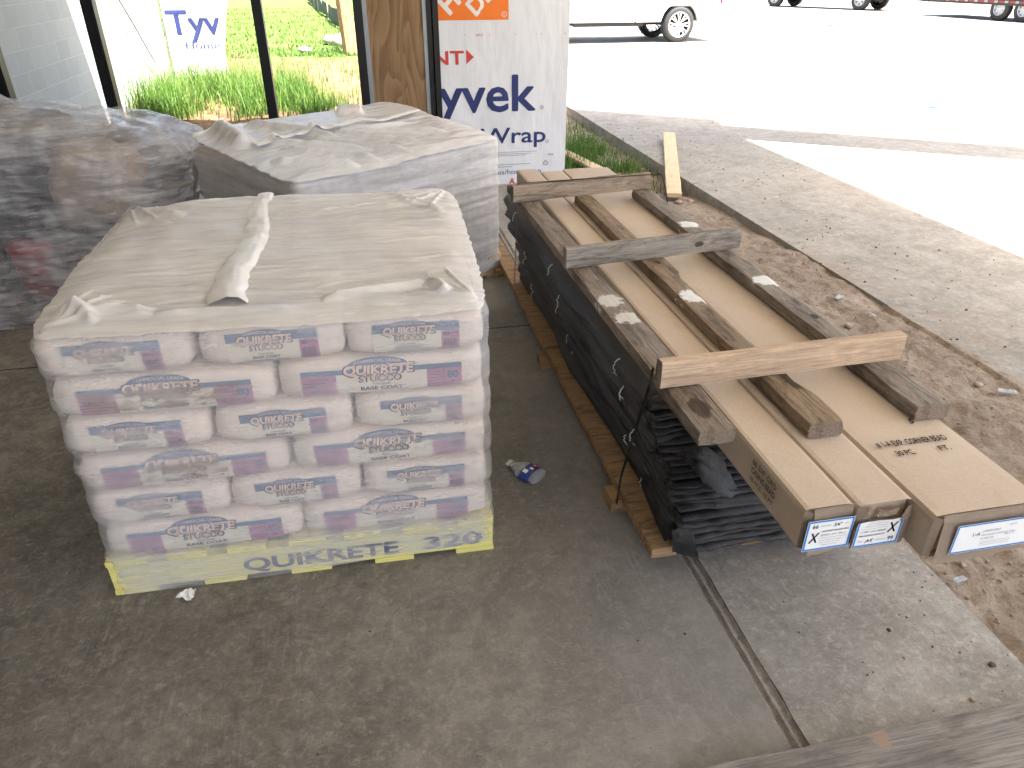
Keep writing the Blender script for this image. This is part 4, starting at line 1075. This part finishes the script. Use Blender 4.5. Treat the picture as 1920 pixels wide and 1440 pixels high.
bt = empty('plastic_bottle', (.452, 2.335, .0), math.atan2(-.125, .10)); tag(bt, 'crushed clear plastic bottle with blue label on the floor', 'bottle')
tb = NT('bottle_plastic'); tb.col((.62, .62, .60)); tb.set(Alpha=.38, Roughness=.12); tb.bump(tb.noise(tb.coords(), 40, 4), .5, .01)
def bot(u, v, x0, x1, rad, off=0):
    x = x0 + (x1 - x0) * v; a = 2 * math.pi * u; r_ = rad(x) + off
    y = r_ * math.cos(a) * 1.25; z_ = r_ * math.sin(a) * .62
    k = 1 + .12 * N(x * 30, a, 2) 
    return (x, y * k, max(.001, .022 + z_ * k))
def rad(x): return .013 if x < .022 else (.013 + .024 * min(1, (x - .022) / .05)) if x < .15 else .037 * math.sqrt(max(0.02, 1 - ((x - .15) / .02) ** 2))
bm = bmesh.new(); rr = grid(bm, 28, 40, lambda u, v: bot(u, v, .018, .168, rad), 0, True); bm.faces.new(rr[-1]); obj('bottle_body', bm, tb.m, bt, smooth=True)
bm = bmesh.new(); rr = grid(bm, 20, 4, lambda u, v: bot(u, v, 0, .017, lambda x: .0155), 0, True); bm.faces.new(rr[0][::-1]); obj('bottle_neck', bm, flat('frosted_neck', (.55, .55, .54), .4), bt, smooth=True)
bm = bmesh.new(); grid(bm, 28, 8, lambda u, v: bot(u, v, .090, .138, rad, .0012), 0, True); obj('bottle_label', bm, flat('bottle_label_blue', (.02, .055, .24), .35, 0, .5, .3, 40), bt, smooth=True)
P_ = Print(); P_.rect(.098, .118, -.034, -.018, 'paper', 1, 3, 2).rect(.112, .128, -.008, .004, 'paper', 1, 3, 2).rect(.106, .128, .014, .032, 'red_ink', 1, 3, 2).rect(.110, .122, .019, .025, 'paper', 2, 2, 2)
P_.build('label_marks', lambda x, y, o: (x, y, .0215 + .62 * math.sqrt(max(1e-5, 1.1 * rad(x) ** 2 - (y / 1.25) ** 2)) * 1.05 + .002 + o), bt)

# ------------------------------------------------------------------ stones and debris
def rock_bm(r, seed, sq=.7):
    bm = bmesh.new(); bmesh.ops.create_icosphere(bm, subdivisions=2, radius=1)
    for v in bm.verts:
        n = v.co.normalized(); d = 1 + .5 * N(n.x, n.y, n.z + seed, 1.6) + .3 * N(n.x, n.y, n.z + seed, 3.4)
        v.co = (n.x * d * r, n.y * d * r * .8, max(-.25 * r, n.z * d * r * sq))
    return bm
def dirt_z(x, y): return dirt_h(x, y)
for i, (x, y, r_, m, lab) in enumerate((
    (1.63, 1.12, .014, 'clod', 'dark clod on the slab edge by the dirt'), (1.49, 1.03, .012, 'stone', 'small pale stone on the slab against the grey plank'),
    (1.42, 1.29, .010, 'clod', 'small brown clod on the slab below the wide carton'), (1.40, 1.19, .007, 'stone', 'tiny stone on the slab between the clods'),
    (2.72, 6.02, .055, 'stone', 'chunk of rock under the end of the propped pale board'), (2.84, 6.05, .045, 'stone', 'rock in the hollow beside the driveway edge'),
    (2.55, 6.3, .05, 'stone', 'flat stone in the dirt left of the propped board'), (2.80, 2.55, .03, 'stone', 'pale stone in the dirt by the driveway'),
    (1.85, 1.50, .016, 'stone', 'pebble on the dirt next to the slab edge'), (2.60, 3.30, .035, 'stone', 'lump of earth in the dirt beside the boards'))):
    z0 = 0 if x < EX else dirt_z(x, y)
    tag(obj('stone', rock_bm(r_ * .75, i * 3.3, .5), M[m], None, (x, y, z0 + r_ * .2), i * .9, True), lab, 'stone', 'loose stones about the slab and dirt')
scr = flat('torn_foil', (.55, .56, .58), .35, .3)
for i, (x, y, s_, rz, lab) in enumerate(((2.74, 3.62, .05, .6, 'silvery scrap flake on the dirt beside the right board'), (2.78, 3.36, .035, 1.9, 'pale scrap flake on the dirt nearer the cross piece'),
                                       (2.86, 2.44, .05, -.5, 'torn grey scrap in the dirt close to the driveway'), (1.79, 1.44, .03, .2, 'crumpled clear scrap at the slab edge'))):
    bm = bmesh.new(); grid(bm, 6, 4, lambda u, v: (s_ * (u - .5) * 1.6, s_ * (v - .5) * .7, .008 + .2 * s_ * N(u * 2, v * 2, i)))
    bmesh.ops.solidify(bm, geom=bm.faces[:], thickness=.0015)
    tag(obj('debris_scrap', bm, scr, None, (x, y, dirt_z(x, y) + .012), rz), lab, 'scrap', 'scraps lying in the dirt')
# gravel and crumbs, uncounted
def scatter(name, n, fn, rmin, rmax, mat, zfn):
    bm = bmesh.new()
    base = [Vector((math.cos(a) * .9, math.sin(a) * .9, 0)) for a in (0, 1.3, 2.4, 3.8, 5.1)]
    for i in range(n):
        x, y = fn(); r_ = rmin + (rmax - rmin) * random.random() ** 3; z0 = zfn(x, y) - .1 * r_; rot = random.uniform(0, 6.28)
        lo = []; hi = []
        for b in base:
            k = random.uniform(.6, 1.2) * r_; bx, by = b.x * math.cos(rot) - b.y * math.sin(rot), b.x * math.sin(rot) + b.y * math.cos(rot)
            lo.append(bm.verts.new((x + bx * k, y + by * k, z0))); hi.append(bm.verts.new((x + bx * k * .7, y + by * k * .7, z0 + r_ * random.uniform(.5, .9))))
        bm.faces.new(hi)
        for j in range(5): bm.faces.new((lo[j], lo[(j + 1) % 5], hi[(j + 1) % 5], hi[j]))
    o = obj(name, bm, mat); o['kind'] = 'stuff'; return o
o = scatter('gravel', 5200, lambda: (random.uniform(EX, DX - .02), .4 + 8 * random.random() ** 1.4), .002, .011, M['stone'], dirt_z)
o['label'] = 'loose gravel and crumbs over the dirt strip'; o['category'] = 'gravel'
o = scatter('crumbs', 420, lambda: (random.choice((lambda: EX - abs(random.gauss(0, .28)), lambda: random.uniform(-1.2, 1.7)))(), random.uniform(.7, 3.2)), .0012, .0055, M['clod'], lambda x, y: 0)
o['label'] = 'scattered dark crumbs of soil over the concrete floor'; o['category'] = 'crumbs'
o = scatter('soil_crumbs', 500, lambda: (DX + abs(random.gauss(0, .7)), random.uniform(2, 9.5)), .002, .012, M['clod'], lambda x, y: 0)
o['label'] = 'soil crumbs scattered on the driveway near its edge'; o['category'] = 'crumbs'

# ------------------------------------------------------------------ grass
def blades(name, n, fn, hmin, hmax, zfn, label, wid=.006):
    bm = bmesh.new()
    for i in range(n):
        x, y, k = fn(); z0 = zfn(x, y) - .01; hh = (hmin + (hmax - hmin) * random.random() ** 1.6) * k
        a = random.uniform(0, 6.28); lean = random.uniform(.15, .75) * hh; w = wid * random.uniform(.6, 1.3)
        dx, dy = math.cos(a), math.sin(a); px, py = -dy * w, dx * w
        prev = None
        for s in range(4):
            t_ = s / 3; cx_ = x + dx * lean * t_ ** 1.8; cy_ = y + dy * lean * t_ ** 1.8; cz_ = z0 + hh * (t_ - .25 * t_ ** 3 * lean / hh)
            q = 1 - t_ * .92
            cur = (bm.verts.new((cx_ - px * q, cy_ - py * q, cz_)), bm.verts.new((cx_ + px * q, cy_ + py * q, cz_)))
            if prev: bm.faces.new((prev[0], prev[1], cur[1], cur[0]))
            prev = cur
    o = obj(name, bm, M['grass']); o['kind'] = 'stuff'; o['label'] = label; o['category'] = 'grass'; return o
def field_z(x, y): return -.06 + .05 * FB(x, y, 0, .5, 4) + .03 * FB(x, y, 2, 2.0, 3)
tuft = [(random.uniform(-3.0, -.9), random.uniform(10.9, 13.6), random.uniform(.6, 1.25)) for _ in range(44)] + [(random.uniform(-.8, -.1), random.uniform(10.9, 12.2), random.uniform(.35, .8)) for _ in range(8)]
def win_g():
    c = random.choice(tuft); return (min(-.0, max(-3.1, random.gauss(c[0], .16))), max(7.6, random.gauss(c[1], .18)), c[2])
blades('tall_grass', 7000, win_g, .18, .72, field_z, 'tall wild grass outside the storefront glass', .008)
def thin_g(): return (random.uniform(-3.2, .4), random.uniform(8, 20), random.uniform(.4, 1.0))
blades('sparse_grass', 2600, thin_g, .08, .3, field_z, 'sparse weeds on bare ground outside the storefront', .008)
def lawn_g(): 
    y = 19 + 24 * random.random() ** 1.5; return (random.uniform(-4.6 - (y - 19) * .25, 1.5), y, 1)
blades('lawn_grass', 9000, lawn_g, .06, .16, field_z, 'mown green lawn beyond the bare ground', .02)
tuft2 = [(random.uniform(1.9, 2.75), random.uniform(7.2, 9.7), random.uniform(.5, 1.1)) for _ in range(34)] + [(2.3, 6.6, .5), (2.55, 6.4, .35), (2.62, 6.9, .6), (2.1, 6.8, .5), (2.75, 7.4, .8)]
def edge_g():
    c = random.choice(tuft2); return (min(DX - .04, max(1.86, random.gauss(c[0], .11))), random.gauss(c[1], .14), c[2])
blades('edge_grass', 5200, edge_g, .06, .34, dirt_z, 'unkempt grass at the driveway edge beside the house wrap', .005)

# far window things: timber, broken concrete, silt fence
board('timber_post', (-.05, 19.6, -.1), (-.16, 19.9, 2.2), .30, .30, wood('reddish_timber', (.34, .17, .08), (.46, .25, .13), None, 0), 'reddish upright timber beyond the glass beside the rubble', 'post', 0, 60)
for i, (x, y, r_, lab) in enumerate(((-.25, 21.2, .28, 'grey chunk of broken concrete at the foot of the timber'), (-.0, 20.4, .2, 'small broken concrete chunk nearest the timber'), (-.55, 22.0, .22, 'low broken concrete chunk furthest from the timber'), (-1.1, 19.4, .14, 'pale stone on bare soil beyond the glass'))):
    tag(obj('broken_concrete', rock_bm(r_, 40 + i * 2.2), M['stone'], None, (x, y, .05), i, True), lab, 'rubble', 'broken concrete beyond the glass')
fn_ = empty('silt_fence', (0, 0, 0)); tag(fn_, 'low black fabric silt fence crossing the far lawn', 'fence')
bm = bmesh.new(); FA, FB2 = Vector((-.2, 26.5, 0)), Vector((-2.4, 52, 0))
grid(bm, 40, 3, lambda u, v: tuple(FA.lerp(FB2, u) + Vector((.15 * N(u * 9, v, 0), 0, -.05 + .55 * v + .06 * N(u * 12, v, 2)))))
obj('fabric', bm, flat('silt_fabric', (.03, .03, .035), .7), fn_)
for k in range(8):
    p = FA.lerp(FB2, k / 7); obj('stake', boxm(p.x - .02, p.x + .02, p.y - .02, p.y + .02, -.05, .75), M['pine'], fn_)

# ------------------------------------------------------------------ vehicles
def wheel(parent, c, r_, w, rim_r, side=-1, spokes=8, style='chrome', name='wheel'):
    wh = bpy.data.objects.new(name, None); COL.objects.link(wh); wh.parent = parent; wh.location = c
    bm = bmesh.new(); s = side
    prof = [(rim_r, -w / 2 + .01), (r_ - .05, -w / 2), (r_ - .015, -w / 2 + .02), (r_, -w / 2 + .06), (r_, w / 2 - .06), (r_ - .015, w / 2 - .02), (r_ - .05, w / 2), (rim_r, w / 2 - .01)]
    lathe(bm, prof, 48)
    for k in range(44):     # tread lugs
        a = 2 * math.pi * k / 44
        for yy in (-w / 2 + .015, w / 2 - .065):
            q = []
            for (da, dr, dy) in ((-.028, -.012, 0), (.028, -.012, 0), (.028, -.012, .05), (-.028, -.012, .05), (-.024, .008, .004), (.024, .008, .004), (.024, .008, .046), (-.024, .008, .046)):
                q.append(bm.verts.new(((r_ + dr) * math.cos(a + da), yy + dy, (r_ + dr) * math.sin(a + da))))
            for f in ((4, 5, 6, 7), (0, 1, 5, 4), (1, 2, 6, 5), (2, 3, 7, 6), (3, 0, 4, 7)): bm.faces.new([q[i] for i in f])
    obj('tyre', bm, M['rubber'], wh)
    bm = bmesh.new(); f0 = s * w / 2
    lathe(bm, [(rim_r + .004, f0 - s * .004), (rim_r - .02, f0 + s * .006), (rim_r - .035, f0 - s * .02), (rim_r - .045, f0 - s * .10), (rim_r - .045, f0 - s * (w - .02))], 48)
    lathe(bm, [(0.0, f0 - s * .03), (.05, f0 - s * .03), (.075, f0 - s * .04), (.08, f0 - s * .08)], 24)
    for k in range(spokes):
        for d in ((-.10, .10) if style == 'chrome' else (0,)):
            a0 = 2 * math.pi * k / spokes; a1 = a0 + d * 1.6
            ra, rb = .06, rim_r - .03; wd = .016 if style == 'chrome' else .045
            pA = Vector((ra * math.cos(a0), 0, ra * math.sin(a0))); pB = Vector((rb * math.cos(a1), 0, rb * math.sin(a1)))
            n_ = Vector((-(pB - pA).z, 0, (pB - pA).x)).normalized() * wd
            vs = []
            for y_ in (f0 - s * .035, f0 - s * .065):
                for P0, sg, kk in ((pA, 1, .8), (pA, -1, .8), (pB, -1, 1.2), (pB, 1, 1.2)):
                    p = P0 + n_ * sg * kk; vs.append(bm.verts.new((p.x, y_, p.z)))
            for f in ((0, 1, 2, 3), (7, 6, 5, 4), (0, 4, 5, 1), (1, 5, 6, 2), (2, 6, 7, 3), (3, 7, 4, 0)): bm.faces.new([vs[i] for i in f])
    bmesh.ops.recalc_face_normals(bm, faces=bm.faces[:])
    obj('rim', bm, M['chrome'] if style == 'chrome' else M['grey_metal'], wh)
    if style != 'chrome':
        bm = bmesh.new(); lathe(bm, [(rim_r - .02, f0 - s * .07), (.05, f0 - s * .06), (0.0, f0 - s * .06)], 32); obj('hub', bm, flat('dark_steel_disc', (.12, .12, .125), .5, .6), wh)
    return wh
def side_poly(bm, pts, y0, y1, mi=0, bev=.02):
    a = [bm.verts.new((x, y0, z)) for x, z in pts]; b = [bm.verts.new((x, y1, z)) for x, z in pts]
    fs = [bm.faces.new(a), bm.faces.new(b[::-1])]
    for i in range(len(pts)): fs.append(bm.faces.new((a[(i + 1) % len(pts)], a[i], b[i], b[(i + 1) % len(pts)])))
    bmesh.ops.recalc_face_normals(bm, faces=fs)
    for f in fs: f.material_index = mi
    if bev: bmesh.ops.bevel(bm, geom=list({e for f in fs[:2] for e in f.edges}), offset=bev, segments=3, affect='EDGES')
def arc(cx_, cz_, r_, a0, a1, n=12): return [(cx_ + r_ * math.cos(R(a0 + (a1 - a0) * i / n)), cz_ + r_ * math.sin(R(a0 + (a1 - a0) * i / n))) for i in range(n + 1)]

def pickup(loc, rotz, label, body, wheel_r, rim_r, style, wb=3.65, spokes=8):
    """origin at the rear axle on the ground; nose towards -x, near side -y"""
    t = empty('pickup_truck', loc, rotz); tag(t, label, 'pickup truck')
    W = 1.0; wr = wheel_r; ar = wr + .10; zb = .50; rx = 0; fx = -wb
    # bed and rear quarter
    low = arc(rx, wr, ar, 200, -20, 14); low = [(x, max(z_, zb)) for x, z_ in arc(rx, wr, ar, 205, -25, 16) if z_ > zb - .15]
    bed = [(-1.22, zb)] + [(x, z_) for x, z_ in low] + [(1.12, zb + .08), (1.16, .92), (1.16, 1.38), (-1.22, 1.38)]
    bm = bmesh.new(); side_poly(bm, bed, -W, -W + .12, 0, .012); side_poly(bm, bed, W - .12, W, 0, .012); box(bm, 1.10, 1.15, -W + .12, W - .12, .62, 1.36, 0, .01); box(bm, -1.2, 1.1, -W + .12, W - .12, .86, .90); box(bm, -1.22, -1.17, -W + .12, W - .12, .62, 1.36)
    obj('bed', bm, body, t)
    cab = [(-1.26, zb)] + [(-3.0, zb)] + [(x, z_) for x, z_ in arc(fx, wr, ar, -25, 205, 16) if z_ > zb - .15] + [(fx - .85, zb + .05), (fx - .92, .95), (fx - .75, 1.22), (-3.05, 1.32), (-2.55, 1.88), (-1.5, 1.92), (-1.30, 1.38)]
    bm = bmesh.new(); side_poly(bm, cab, -W, W, 0, .03); obj('cab', bm, body, t)
    for s in (-1, 1):
        bm = bmesh.new(); side_poly(bm, [(-1.45, 1.40), (-2.05, 1.40), (-2.05, 1.80), (-1.55, 1.82)], s * (W - .01), s * (W + .004), 0, 0); side_poly(bm, [(-2.12, 1.40), (-2.85, 1.40), (-2.52, 1.78), (-2.12, 1.80)], s * (W - .01), s * (W + .004), 0, 0)
        obj('side_window', bm, flat('dark_glass', (.02, .025, .03), .08), t)
        bm = bmesh.new()
        for xx in (-2.08, -2.98): box(bm, xx - .004, xx + .004, s * W - .003, s * W + .003, zb + .05, 1.38)
        obj('door_gap', bm, M['dark'], t)
    bm = bmesh.new(); box(bm, 1.06, 1.30, -W + .02, W - .02, .56, .80, 0, .04); obj('rear_bumper', bm, body, t)
    bm = bmesh.new(); box(bm, 1.10, 1.165, -W - .004, -W + .16, .92, 1.30, 0, .01); obj('tail_light', bm, flat('tail_lens', (.35, .01, .01), .2), t)
    bm = bmesh.new(); box(bm, -4.2, .45, -.45, .45, .40, .62); box(bm, -2.9, -1.0, -.95, -.80, .40, .50); box(bm, -.1, .1, -.85, .85, wr - .07, wr + .07); box(bm, -1.0, 1.0, -.8, -.62, .5, .86); box(bm, -1.0, 1.0, .62, .8, .5, .86); obj('underbody', bm, M['dark'], t)
    for x in (rx, fx):
        for s in (-1, 1): wheel(t, (x, s * (W - .14), wr), wr, .29, rim_r, s, spokes, style)
    return t
pickup((8.55, 21.25, 0), .02, 'white pickup truck with big chrome wheels parked on the driveway', M['white_paint'], .43, .305, 'chrome')
d2 = Vector((23.7 - 21.36, 34.2 - 38.8)); a2 = math.atan2(d2.y, d2.x)
pickup((24.35, 35.0, 0), a2, 'far silver pickup truck coupled to the flatbed trailer', flat('silver_paint', (.5, .52, .54), .2, .6), .43, .25, 'steel', 4.6, 6)
# trailer, origin between its axles, nose towards -x
d3 = Vector((24.15 - 24.04, 25.55 - 26.68)); a3 = math.atan2(d3.y, d3.x)
tr_ = empty('flatbed_trailer', (25.15, 26.15, 0), a3); tag(tr_, 'black flatbed trailer with red and white reflective tape behind the far truck', 'trailer')
bm = bmesh.new(); box(bm, -4.3, 3.2, -1.22, -1.12, .52, .76, 0, .01); box(bm, -4.3, 3.2, 1.12, 1.22, .52, .76, 0, .01)
for k in range(14): box(bm, -4.2 + k * .55, -4.1 + k * .55, -1.12, 1.12, .54, .62)
box(bm, -4.35, -4.3, -1.22, 1.22, .52, .76); box(bm, -5.6, -4.35, -.5, -.4, .50, .62); box(bm, -5.6, -4.35, .4, .5, .50, .62); box(bm, -6.0, -5.6, -.5, .5, .50, .62)
box(bm, -1.0, 1.0, -1.30, -1.22, .84, .90, 0, .01); box(bm, -4.3, 3.2, -1.12, 1.12, .70, .745)
obj('frame', bm, M['black_metal'], tr_)
tape_r, tape_w = flat('red_reflective_tape', (.17, .012, .012), .4), flat('white_reflective_tape', (.22, .22, .22), .4)
bmr, bmw = bmesh.new(), bmesh.new()
for k in range(11):
    x = -4.25 + k * .46
    box(bmr, x, x + .26, -1.224, -1.219, .60, .68); box(bmw, x + .265, x + .42, -1.224, -1.219, .60, .68)
obj('red_tape', bmr, tape_r, tr_); obj('white_tape', bmw, tape_w, tr_)
for x in (-.52, .52):
    for s in (-1, 1): wheel(tr_, (x, s * 1.05, .42), .42, .24, .24, s, 8, 'steel')
bm = bmesh.new(); tube(bm, [(-5.7 + .25 * i, -.55 - .02 * i, .55 - .28 * math.sin(math.pi * i / 5)) for i in range(6)], .02, 6); obj('safety_chain', bm, M['grey_metal'], tr_)
# dark debris on the driveway
bm = bmesh.new(); grid(bm, 24, 8, lambda u, v: (1.6 * (u - .5), .35 * (v - .5) * (1 + .8 * N(u * 5, v, 1)), .02 + .10 * abs(N(u * 4, v * 3, 2))))
bmesh.ops.solidify(bm, geom=bm.faces[:], thickness=.01)
tag(obj('black_tarp', bm, flat('black_tarp_cloth', (.02, .03, .035), .6), None, (16.5, 24.9, 0), -.5), 'crumpled black strip of sheeting lying on the driveway', 'tarp')
bm = bmesh.new(); bm.verts.ensure_lookup_table(); box(bm, -.05, .05, -.03, .03, 0, .02, 0, .006)
tag(obj('blue_scrap', bm, flat('blue_plastic', (.03, .25, .7), .4), None, (8.05, 9.6, 0), .3), 'tiny blue plastic scrap on the sunlit driveway', 'scrap')
